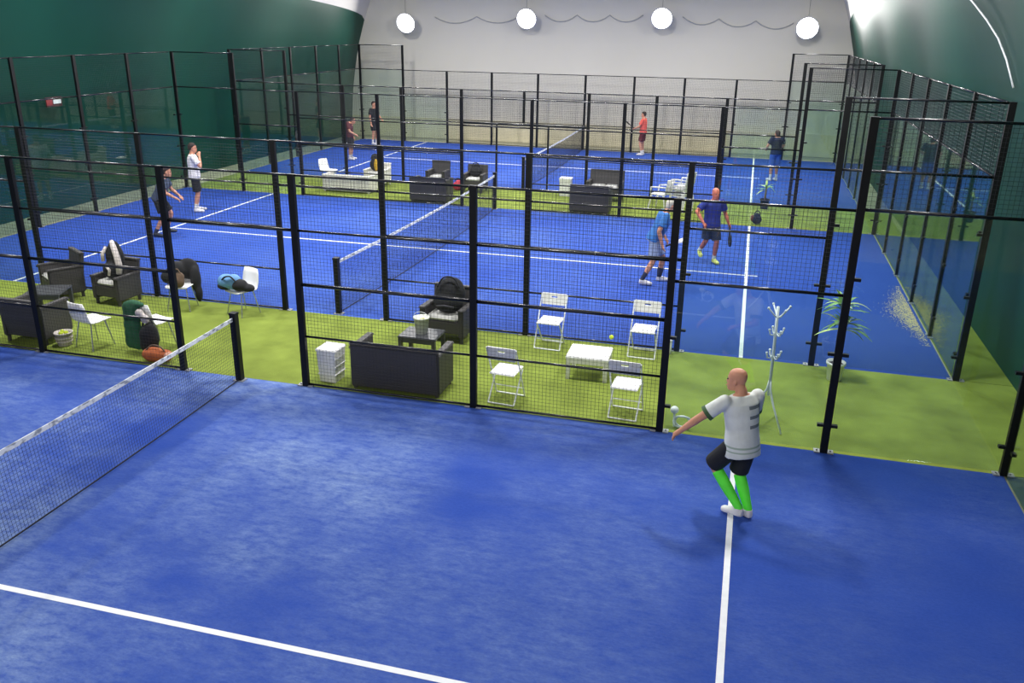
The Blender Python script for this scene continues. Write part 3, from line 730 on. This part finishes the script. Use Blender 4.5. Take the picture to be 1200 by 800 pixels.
# far strip
rattan_seat('white_rattan_sofa', 'white rattan sofa with its back to the middle court', (-4.98, 14.1, 0), R90, 1.55, 0.65, 0.5, 0.52, WRATTAN, low=True)
shell_chair('white shell chair beside the white rattan sofa', (-6.15, 15.0, 0), -0.3)
rattan_seat('white_rattan_armchair', 'white rattan armchair holding a dark and yellow bag', (-4.62, 15.35, 0), -R90, 0.7, 0.6, 0.5, 0.66, WRATTAN)
YEL = mat('mustard_cloth', (188, 150, 40), 0.8)
t = blob('backpack', 'dark and yellow backpack in the white rattan armchair', 'bag', (-4.66, 15.34, 0.445), [('body', DARKF, [((0, 0, 0.2), (0.2, 0.15, 0.22)), ((-0.02, 0.06, 0.36), (0.16, 0.12, 0.16))]), ('pocket', YEL, [((0.05, -0.1, 0.2), (0.06, 0.08, 0.2))])])
bag_strap(t, [(-0.12, -0.1, 0.4), (-0.05, -0.1, 0.52), (0.08, -0.06, 0.53), (0.14, -0.02, 0.42)])
rattan_seat('rattan_sofa', 'dark rattan sofa on the far strip near the red bag', (-2.1, 13.5, 0), R90, 1.12, 0.66, 0.64, 0.71, low=True)
rattan_seat('rattan_armchair', 'dark rattan armchair with high back behind the far sofa, left of the red bag', (-2.55, 15.3, 0), -R90, 0.62, 0.62, 0.58, 0.84)
rattan_seat('rattan_armchair', 'dark rattan armchair with black bag beside the red bag on far strip', (-1.34, 15.3, 0), -R90, 0.66, 0.62, 0.55, 0.78)
t = blob('sports_bag', 'small black bag in an armchair on the far strip', 'bag', (-1.34, 15.38, 0.445), [('body', DARKF, [((0, 0, 0.16), (0.2, 0.13, 0.17)), ((0.02, 0.03, 0.28), (0.15, 0.1, 0.12))])])
bag_strap(t, [(-0.1, -0.06, 0.3), (-0.05, -0.06, 0.42), (0.08, -0.04, 0.42), (0.12, -0.02, 0.32)])
t = blob('sports_bag', 'red bag on the far grass strip between two rattan armchairs', 'bag', (-1.92, 15.35, 0.0), [('body', mat('red_nylon', (206, 54, 74), 0.6, var=0.15), [((0, 0, 0.13), (0.17, 0.14, 0.14)), ((0.03, 0, 0.2), (0.13, 0.11, 0.12))])])
bag_strap(t, [(-0.1, 0, 0.28), (-0.04, 0, 0.36), (0.06, 0, 0.36), (0.12, 0, 0.28)])
t = thing('storage_box', 'white plastic box on the far strip beside the dark rattan sofa', 'box', (1.46, 15.6, 0))
MB().rings([[Vector((a*(0.15+0.02*z/0.5), b*(0.15+0.02*z/0.5), z)) for a, b in ((-1, -1), (1, -1), (1, 1), (-1, 1))] for z in (0.0, 0.2, 0.5)]).build('body', WPLAS, t)
MB().rbox((0, 0, 0.52), (0.37, 0.37, 0.045), 0.012).build('lid', WPLAS, t)
rattan_seat('rattan_sofa', 'dark rattan sofa on the far strip next to the white box', (2.62, 13.5, 0), R90, 1.1, 0.66, 0.66, 0.77, low=True)
rattan_seat('rattan_sofa', 'dark rattan sofa facing the middle court with a pale cushion', (2.72, 15.3, 0), -R90, 1.05, 0.64, 0.56, 0.84)
# stack of white plastic chairs
def mono_chair(loc, rz, label, group):
    t = thing('plastic_chair', label, 'chair', loc, rz, group)
    MB().rbox((0.02, 0, 0.42), (0.44, 0.42, 0.035), 0.015).build('seat', WPLAS, t)
    q = Matrix.Rotation(-0.2, 3, 'Y')
    b = MB()
    b.rbox(Vector((-0.25, 0, 0.62)), (0.025, 0.40, 0.36), 0.01, q)
    b.box(Vector((-0.29, 0, 0.81)), (0.03, 0.42, 0.07), q); b.build('backrest', WPLAS, t)
    for s in (-1, 1):
        MB().path([(-0.25, s*0.23, 0.64), (0.0, s*0.25, 0.64), (0.2, s*0.245, 0.62), (0.22, s*0.23, 0.44)], 0.02, 6).build('armrest', WPLAS, t, smooth=True)
        MB().tube((0.2, s*0.19, 0.41), (0.26, s*0.23, 0.0), 0.028, 0.02, 6).build('leg', WPLAS, t)
        MB().tube((-0.18, s*0.19, 0.41), (-0.27, s*0.22, 0.0), 0.028, 0.02, 6).build('leg', WPLAS, t)
    return t
mc = mono_chair((5.0, 14.45, 0), 2.6, 'lowest white plastic chair of the stack on the far grass strip', 'stacked white plastic chairs')
for i in range(1, 4): copy_tree(mc, (5.0+0.012*i, 14.45-0.01*i, 0.085*i), 2.6, ('second lowest', 'third lowest', 'topmost')[i-1]+' white plastic chair of the stack on the far grass strip', 'stacked white plastic chairs')
mono_chair((4.45, 14.55, 0), 2.75, 'single white plastic chair next to the stacked chairs', 'white plastic chairs')
t = blob('sports_bag', 'small black bag at the fence near the white service line', 'bag', (7.12, 13.3, 0.0), [('body', DARKF, [((0, 0, 0.12), (0.14, 0.1, 0.12)), ((0.0, 0, 0.2), (0.1, 0.08, 0.1))]), ('flap', mat('dull_red', (130, 70, 60), 0.8), [((-0.12, -0.02, 0.16), (0.05, 0.07, 0.09))])])
bag_strap(t, [(-0.07, 0, 0.26), (-0.03, 0, 0.34), (0.04, 0, 0.34), (0.08, 0, 0.26)])

# ------------------------------------------------------------------ people
def ering(c, lat, fwd, a, b, n=18): return [c+lat*(a*math.cos(2*PI*j/n))+fwd*(b*math.sin(2*PI*j/n)) for j in range(n)]
def limb(b, pts, rads, ends=True):
    pts = [Vector(p) for p in pts]
    for p, r in zip(pts, rads): b.ball(p, r, 12, 8)
    for p, q, r, r2 in zip(pts, pts[1:], rads, rads[1:]):
        if (q-p).length > 1e-4: b.tube(p, q, r, r2, 12)
def cone_sleeve(b, p, q, f, r, r2):
    """tube from p to a fraction f of the way to q, flat at the far end"""
    p = Vector(p); q = Vector(q); b.ball(p, r, 14, 10); b.tube(p, p.lerp(q, f), r, r2, 16)

STAND = dict(head=(0.02, 0, 1.63), neck=(0.0, 0, 1.48), chest=(0.0, 0, 1.28), waist=(0, 0, 1.08), pelvis=(0, 0, 0.95),
    shL=(0, .18, 1.42), elL=(-.02, .24, 1.14), wrL=(.05, .25, .88), shR=(0, -.18, 1.42), elR=(-.02, -.24, 1.14), wrR=(.05, -.25, .88),
    hiL=(0, .09, .91), knL=(.03, .1, .49), anL=(-.02, .11, .085), toL=(.15, .13, .035), hiR=(0, -.09, .91), knR=(.03, -.1, .49), anR=(-.02, -.11, .085), toR=(.15, -.13, .035))

def person(label, loc, heading, pose, shirt, shorts, sock, shoe, skin=SKIN, hair=None, head_yaw=0.0, vox=0.012, sock_h=0.25, scale=1.0, group=None, sleeve=0.72, trim=None, leg_cover=0.8, hem_drop=0.07):
    J = {k: Vector(v) for k, v in {**STAND, **pose}.items()}
    t = thing('person', label, 'person', loc, heading, group); t.scale = (scale,)*3
    lat = (J['shL']-J['shR']).normalized()
    hlat = (J['hiL']-J['hiR']).normalized()
    up = (J['neck']-J['pelvis']).normalized()
    fwd = lat.cross(up).normalized(); hf = hlat.cross(up).normalized()
    # --- body, one skin
    b = MB()
    pel, wai, che, nek = J['pelvis'], J['waist'], J['chest'], J['neck']
    shc = (J['shL']+J['shR'])/2
    b.rings([ering(pel-up*0.10, hlat, hf, 0.10, 0.09), ering(pel, hlat, hf, 0.165, 0.12), ering(wai, lat, fwd, 0.145, 0.105), ering(che, lat, fwd, 0.17, 0.12),
             ering(shc.lerp(che, 0.3), lat, fwd, 0.175, 0.11), ering(shc+up*0.035, lat, fwd, 0.12, 0.075), ering(nek, lat, fwd, 0.058, 0.06)])
    hd = J['head']; q = Matrix.Rotation(head_yaw, 3, 'Z')
    limb(b, [nek-up*0.05, nek+up*0.02, nek.lerp(hd, 0.6)], [0.068, 0.06, 0.058])
    hfw = q @ Vector((1, 0, 0)); hl = q @ Vector((0, 1, 0)); hu = Vector((0, 0, 1))
    # skull: rings from the chin to the crown
    prof = [(-0.125, 0.028, 0.03, 0.055), (-0.11, 0.045, 0.055, 0.04), (-0.07, 0.06, 0.08, 0.018), (-0.02, 0.07, 0.092, 0.006), (0.03, 0.075, 0.098, 0.0), (0.07, 0.07, 0.092, -0.004), (0.1, 0.052, 0.07, -0.006), (0.118, 0.025, 0.035, -0.006)]
    b.rings([ering(hd+hu*z+hfw*o, hl, hfw, a, d, 16) for z, a, d, o in prof])
    b.ball(hd+hfw*0.098+hu*-0.03, (0.017, 0.017, 0.024), 8, 6)                    # nose
    b.ball(hd+hfw*0.075+hu*0.022, (0.03, 0.03, 0.014), 8, 6)                      # brow
    b.ball(hd+hfw*0.085+hu*-0.078, (0.02, 0.02, 0.012), 8, 6)                     # lips
    for s in (-1, 1): b.ball(hd+hl*(0.075*s)+hu*-0.015, (0.018, 0.013, 0.03), 8, 6)   # ears
    for S, s in (('L', 1), ('R', -1)):
        sh, el, wr = J['sh'+S], J['el'+S], J['wr'+S]
        limb(b, [sh, sh.lerp(el, 0.5), el, el.lerp(wr, 0.3), wr], [0.058, 0.052, 0.042, 0.044, 0.029])
        d = (wr-el).normalized(); side_ = d.cross(Vector((0, 0, 1))).normalized() if abs(d.z) < 0.95 else Vector((0, 1, 0))
        nrm = side_.cross(d).normalized()
        palm = wr+d*0.045
        limb(b, [wr, palm, wr+d*0.085], [0.027, 0.03, 0.027])
        for k, (o, L) in enumerate(((-0.03, 0.06), (-0.01, 0.075), (0.01, 0.07), (0.03, 0.052))):
            base = wr+d*0.085+side_*o
            limb(b, [base, base+d*L*0.55-nrm*0.012, base+d*L*0.85-nrm*0.035], [0.0115, 0.0105, 0.0095])
        tb = wr+d*0.03+side_*0.03*s
        limb(b, [tb, tb+d*0.03+side_*0.03*s, tb+d*0.06+side_*0.035*s-nrm*0.01], [0.014, 0.0125, 0.011])
        hi, kn, an, to = J['hi'+S], J['kn'+S], J['an'+S], J['to'+S]
        limb(b, [hi, hi.lerp(kn, 0.45), kn, kn.lerp(an, 0.3), an], [0.09, 0.08, 0.056, 0.058, 0.037])
        limb(b, [an-Vector((0, 0, 0.02)), an.lerp(to, 0.55)-Vector((0, 0, 0.01)), to], [0.034, 0.029, 0.022])
    remesh(b, 'body', skin, t, vox, 4)
    for s in (-1, 1):
        MB().ball(hd+hfw*0.09+hl*(0.03*s)+hu*0.002, (0.011, 0.011, 0.009), 8, 6).build('eye', mat('eye_dark', (40, 32, 30), 0.3), t, smooth=True)
    MB().ball(hd+hfw*0.103+hu*-0.076, (0.006, 0.02, 0.005), 8, 6).build('mouth', mat('lip', (150, 76, 70), 0.5), t, smooth=True)
    # --- shirt
    c = MB()
    hem = pel-up*hem_drop
    c.rings([ering(hem, hlat, hf, 0.205, 0.155, 22), ering(pel+up*0.03, hlat, hf, 0.195, 0.148, 22), ering(wai, lat, fwd, 0.18, 0.138, 22), ering(che, lat, fwd, 0.195, 0.142, 22),
             ering(shc.lerp(che, 0.3), lat, fwd, 0.2, 0.13, 22), ering(shc+up*0.04, lat, fwd, 0.135, 0.09, 22), ering(nek-up*0.015, lat, fwd, 0.078, 0.078, 22)])
    for S in 'LR': cone_sleeve(c, J['sh'+S], J['el'+S], sleeve, 0.074, 0.078)
    so = remesh(c, 'shirt', shirt, t, max(vox, 0.011), 3)
    if trim:
        for S in 'LR':
            p = J['sh'+S].lerp(J['el'+S], sleeve); d = (J['el'+S]-J['sh'+S]).normalized()
            MB().tube(p-d*0.03, p+d*0.012, 0.081, 0.083, 18).build('sleeve_cuff', trim, t, smooth=False)
    # --- shorts
    c = MB()
    c.rings([ering(pel+up*0.06, hlat, hf, 0.178, 0.135), ering(pel, hlat, hf, 0.188, 0.142), ering(pel-up*0.1, hlat, hf, 0.17, 0.13)])
    for S in 'LR': cone_sleeve(c, J['hi'+S], J['kn'+S], leg_cover, 0.106, 0.105)
    remesh(c, 'shorts', shorts, t, max(vox, 0.012), 3)
    # --- socks and shoes
    for S in 'LR':
        kn, an, to = J['kn'+S], J['an'+S], J['to'+S]
        c = MB(); L = (kn-an).length; f = min(0.92, sock_h/L); tp = an.lerp(kn, f)
        mid = an.lerp(kn, f*0.6)
        c.tube(tp, mid, 0.064 if f > 0.5 else 0.05, 0.063 if f > 0.5 else 0.046, 14); c.tube(mid, an, 0.063 if f > 0.5 else 0.046, 0.044, 14); c.ball(an, 0.044)
        remesh(c, 'sock', sock, t, max(vox, 0.01), 2)
        d = (to-an); d = Vector((d.x, d.y, min(d.z, 0.3)))
        fl = Vector((d.x, d.y, 0)).normalized(); sd = Vector((-fl.y, fl.x, 0)); dn = (to-an).normalized()
        c = MB(); heel = an-Vector((0, 0, 0.045))-fl*0.05
        toe = to+fl*0.05
        rg = []
        for k, (w_, h_) in enumerate(((0.026, 0.04), (0.042, 0.066), (0.045, 0.07), (0.046, 0.056), (0.05, 0.034), (0.046, 0.028), (0.02, 0.016))):
            f2 = (0, 0.08, 0.25, 0.5, 0.74, 0.9, 1.0)[k]; cc = heel.lerp(Vector((toe.x, toe.y, toe.z)), f2)
            rg.append([cc+sd*(w_*math.cos(2*PI*j/14))+Vector((0, 0, h_*math.sin(2*PI*j/14) if math.sin(2*PI*j/14) > 0 else 0.034*max(-1, 1.6*math.sin(2*PI*j/14)))) for j in range(14)])
        c.rings(rg); c.tube(an-Vector((0, 0, 0.05)), an+Vector((0, 0, 0.01)), 0.048, 0.047, 14)
        remesh(c, 'shoe', shoe, t, 0.009, 2)
    # --- hair: a cap over the back and top of the skull
    if hair:
        c = MB()
        for z, a, d, o in prof[2:]:
            pass
        c.rings([ering(hd+hu*z+hfw*(o-sh_), hl, hfw, a*1.06+0.004, d*1.04, 16) for (z, a, d, o), sh_ in zip([(-0.05, 0.05, 0.045, -0.03), (-0.02, 0.068, 0.062, -0.02), (0.03, 0.076, 0.08, -0.004), (0.065, 0.074, 0.096, 0.0), (0.1, 0.056, 0.075, -0.004), (0.125, 0.028, 0.038, -0.006)], (0.025, 0.022, 0.02, 0.008, 0.004, 0.0))])
        remesh(c, 'hair', hair, t, 0.011, 2)
    return t, J

def racket(label, loc, rot, face, group='padel rackets'):
    t = thing('padel_racket', label, 'racket', loc, 0, group); t.rotation_euler = rot
    n = 24
    def ring(r, x): return [Vector((x, r*0.8*math.cos(2*PI*j/n), 0.32+r*math.sin(2*PI*j/n))) for j in range(n)]
    MB().rings([ring(0.118, -0.017), ring(0.13, -0.013), ring(0.13, 0.013), ring(0.118, 0.017)]).build('head', face, t)
    MB().tube((0, 0, -0.02), (0, 0, 0.12), 0.016, 0.017, 10).build('handle', DARKF, t)
    for s in (-1, 1): MB().tube((0, s*0.006, 0.11), (0, s*0.055, 0.22), 0.011, 0.012, 8).build('throat', face, t)
    return t

# jersey with printed bars on the back
def jersey_mat():
    M = mat('white_jersey', (214, 218, 214), 0.8, var=0.08, scale=10)
    nt = M.node_tree; N = nt.nodes.new; L = nt.links.new; b = nt.nodes['Principled BSDF']
    src = b.inputs['Base Color'].links[0].from_socket
    tc = N('ShaderNodeTexCoord'); sp = N('ShaderNodeSeparateXYZ'); L(tc.outputs['Object'], sp.inputs[0])
    def rng(sock, lo, hi):
        a = N('ShaderNodeMath'); a.operation = 'GREATER_THAN'; L(sock, a.inputs[0]); a.inputs[1].default_value = lo
        c = N('ShaderNodeMath'); c.operation = 'LESS_THAN'; L(sock, c.inputs[0]); c.inputs[1].default_value = hi
        d = N('ShaderNodeMath'); d.operation = 'MULTIPLY'; L(a.outputs[0], d.inputs[0]); L(c.outputs[0], d.inputs[1]); return d.outputs[0]
    def mul(a, c):
        d = N('ShaderNodeMath'); d.operation = 'MULTIPLY'; L(a, d.inputs[0]); L(c, d.inputs[1]); return d.outputs[0]
    def add(a, c):
        d = N('ShaderNodeMath'); d.operation = 'MAXIMUM'; L(a, d.inputs[0]); L(c, d.inputs[1]); return d.outputs[0]
    X, Y, Z = sp.outputs
    backside = rng(X, -1.0, -0.02)
    bars = add(add(rng(Z, 1.255, 1.29), rng(Z, 1.155, 1.19)), rng(Z, 1.055, 1.09))
    num = mul(bars, rng(Y, -0.15, 0.03))
    up_ = mul(rng(Z, 1.06, 1.28), rng(Y, -0.15, -0.115))
    num = mul(add(num, up_), backside)
    hem = add(rng(Z, 0.845, 0.865), rng(Z, 0.8, 0.815))
    mx = N('ShaderNodeMix'); mx.data_type = 'RGBA'; L(num, mx.inputs['Factor']); L(src, mx.inputs['A']); mx.inputs['B'].default_value = (*s2l((118, 126, 128)), 1)
    m2 = N('ShaderNodeMix'); m2.data_type = 'RGBA'; L(hem, m2.inputs['Factor']); L(mx.outputs['Result'], m2.inputs['A']); m2.inputs['B'].default_value = (*s2l((160, 178, 160)), 1)
    L(m2.outputs['Result'], b.inputs['Base Color'])
    return M
JERSEY = jersey_mat()
NEON = mat('neon_green', (96, 246, 66), 0.7, var=0.08); WSHOE = mat('white_shoe', (220, 218, 222), 0.6, var=0.08)
NAVY = mat('navy_cloth', (34, 40, 62), 0.85, var=0.2); WSHIRT = mat('white_shirt', (226, 222, 222), 0.85, var=0.06)
BLUES = mat('azure_shirt', (52, 112, 184), 0.85, var=0.12); ROYAL = mat('royal_shirt', (34, 50, 134), 0.85, var=0.15)
CORAL = mat('coral_shirt', (236, 98, 84), 0.85, var=0.08); MAROON = mat('maroon_shorts', (92, 26, 38), 0.85)
GREYS = mat('slate_shirt', (62, 74, 96), 0.85, var=0.15); YSHOE = mat('lemon_shoe', (214, 220, 120), 0.6); DSHOE = mat('dark_shoe', (40, 46, 60), 0.6)
PALEB = mat('pale_blue_shorts', (150, 166, 196), 0.85); BLUESH = mat('blue_shorts', (60, 92, 176), 0.85); GREENCUFF = mat('green_trim', (64, 92, 60), 0.8)
HGREY = mat('grey_hair', (196, 192, 182), 0.8, bump=0.5); HDARK = mat('dark_hair', (46, 34, 28), 0.8, bump=0.5)
WSOCK = mat('white_sock', (222, 222, 220), 0.85); DSOCK = mat('navy_sock', (44, 50, 76), 0.85)

person('bald man in white jersey, black shorts and neon green socks, running with one arm out', (6.98, -1.80, 0), math.radians(139), dict(
    head=(0.13, 0.02, 1.515), neck=(0.07, 0.01, 1.385), chest=(0.05, 0, 1.2), waist=(0.02, 0, 1.02), pelvis=(0, 0, 0.88),
    shL=(0.12, 0.185, 1.31), elL=(0.27, 0.36, 1.12), wrL=(0.42, 0.46, 0.94), shR=(0.02, -0.185, 1.33), elR=(0.12, -0.27, 1.07), wrR=(0.36, -0.2, 1.04),
    hiL=(0.02, 0.09, 0.83), knL=(0.25, 0.11, 0.53), anL=(-0.09, 0.03, 0.13), toL=(0.07, 0.05, 0.05),
    hiR=(-0.01, -0.09, 0.83), knR=(0.08, -0.1, 0.46), anR=(-0.12, -0.08, 0.095), toR=(0.04, -0.1, 0.035)),
    JERSEY, DARKF, NEON, WSHOE, head_yaw=0.45, vox=0.0085, sock_h=0.45, trim=GREENCUFF, leg_cover=0.98, hem_drop=0.16)
tp, J = person('dark-haired man in white shirt standing with a hand at his face', (-7.52, 9.95, 0), math.radians(36), dict(
    elR=(0.16, -0.24, 1.18), wrR=(0.17, -0.1, 1.42), elL=(-0.02, 0.24, 1.15), wrL=(0.08, 0.2, 0.92), knL=(0.05, 0.1, 0.5), toL=(0.17, 0.13, 0.035), anR=(-0.06, -0.12, 0.085), toR=(0.1, -0.15, 0.035)),
    WSHIRT, DARKF, WSOCK, WSHOE, hair=HDARK, head_yaw=0.0, sock_h=0.14, scale=1.04, leg_cover=0.9)
person('man in slate blue shirt stooping behind a fence post on the middle court', (-6.68, 7.35, 0), math.radians(20), dict(
    head=(0.22, 0, 1.5), neck=(0.15, 0, 1.38), chest=(0.1, 0, 1.2), waist=(0.03, 0, 1.03), pelvis=(-0.04, 0, 0.9), shL=(0.12, .18, 1.33), shR=(0.12, -.18, 1.33),
    elL=(0.2, 0.26, 1.05), wrL=(0.38, 0.22, 0.9), elR=(0.2, -0.26, 1.05), wrR=(0.4, -0.2, 0.92), hiL=(-0.04, .09, .86), hiR=(-0.04, -.09, .86), knL=(0.16, 0.16, 0.48), knR=(0.08, -0.18, 0.48), anL=(0.0, 0.22, 0.085), toL=(0.17, 0.25, 0.035), anR=(-0.14, -0.24, 0.085), toR=(0.02, -0.28, 0.035)),
    GREYS, DARKF, DSOCK, DSHOE, hair=HDARK, sock_h=0.12)
person('grey-haired man in azure shirt bending forward on the middle court', (5.14, 6.82, 0), math.radians(18), dict(
    head=(0.24, 0, 1.53), neck=(0.16, 0, 1.41), chest=(0.10, 0, 1.23), waist=(0.03, 0, 1.05), pelvis=(-0.04, 0, 0.92), shL=(0.12, .18, 1.36), shR=(0.12, -.18, 1.36),
    elL=(0.08, 0.26, 1.08), wrL=(0.22, 0.2, 0.86), elR=(-0.02, -0.27, 1.09), wrR=(0.06, -0.27, 0.83), hiL=(-0.03, .09, .88), hiR=(-0.05, -.09, .88), knL=(0.18, 0.12, 0.48), knR=(-0.06, -0.12, 0.47), anL=(0.14, 0.14, 0.085), toL=(0.3, 0.15, 0.035), anR=(-0.26, -0.14, 0.1), toR=(-0.11, -0.17, 0.04)),
    BLUES, PALEB, DSOCK, WSHOE, hair=HGREY, sock_h=0.2, scale=1.03)
racket('padel racket with pale face held low by the grey-haired man', (5.36, 6.66, 0.82), (0.2, 1.15, 0.3), WPLAS)
person('bald man in royal blue shirt and lemon shoes running on the middle court', (6.12, 8.78, -0.055), math.radians(-62), dict(
    head=(0.06, 0, 1.60), neck=(0.04, 0, 1.47), shL=(0.03, .185, 1.41), shR=(0.0, -.185, 1.40), elR=(0.02, -0.38, 1.22), wrR=(0.2, -0.3, 1.02), elL=(-0.02, 0.3, 1.16), wrL=(0.05, 0.38, 0.93),
    pelvis=(0, 0, 0.95), knL=(0.12, 0.1, 0.54), anL=(0.02, 0.12, 0.15), toL=(0.17, 0.13, 0.10), knR=(0.0, -0.1, 0.56), anR=(-0.22, -0.12, 0.3), toR=(-0.12, -0.14, 0.2)),
    ROYAL, NAVY, WSOCK, YSHOE, skin=SKIN2, sock_h=0.1, leg_cover=0.88)
racket('dark padel racket swung low by the bald man in royal blue', (6.50, 8.66, 0.88), (2.7, 0.0, 0.3), DARKF)
person('man in coral shirt and maroon shorts standing before the end wall', (2.56, 25.3, 0), math.radians(172), dict(
    elL=(0.12, 0.24, 1.16), wrL=(0.34, 0.14, 1.06), elR=(0.1, -0.24, 1.16), wrR=(0.33, -0.12, 1.08), knL=(0.08, 0.1, 0.49)), CORAL, MAROON, WSOCK, WSHOE, hair=HDARK, vox=0.016, sock_h=0.12, scale=0.98)
racket('dark padel racket held forward by the man in coral shirt', (2.16, 25.3, 1.06), (0, -0.9, 0.1), DARKF)
person('player in black shirt and shorts near the left end of the farthest court', (-8.72, 24.4, 0), math.radians(-15), dict(elL=(0.05, 0.26, 1.15), wrL=(0.25, 0.22, 1.0)), DARKF, DARKF, WSOCK, WSHOE, hair=HDARK, vox=0.016, sock_h=0.14, scale=1.02)
person('player in dark top and blue shorts on the right half of the farthest court', (7.62, 20.7, 0), math.radians(118), dict(
    elL=(0.06, 0.3, 1.16), wrL=(0.26, 0.22, 1.05), elR=(0.06, -0.3, 1.16), wrR=(0.26, -0.22, 1.05), head=(0.05, 0, 1.56), neck=(0.02, 0, 1.45)), NAVY, BLUESH, WSOCK, WSHOE, hair=HDARK, vox=0.016, sock_h=0.14, scale=1.0, leg_cover=0.92)
person('player in dark red shirt behind a fence post on the farthest court', (-7.8, 20.1, 0), math.radians(5), dict(
    head=(0.15, 0, 1.52), neck=(0.1, 0, 1.4), elR=(0.1, -0.28, 1.12), wrR=(0.3, -0.2, 1.0)), mat('dark_red_shirt', (84, 34, 42), 0.85), DARKF, WSOCK, WSHOE, hair=HDARK, vox=0.016, sock_h=0.12, scale=0.95)
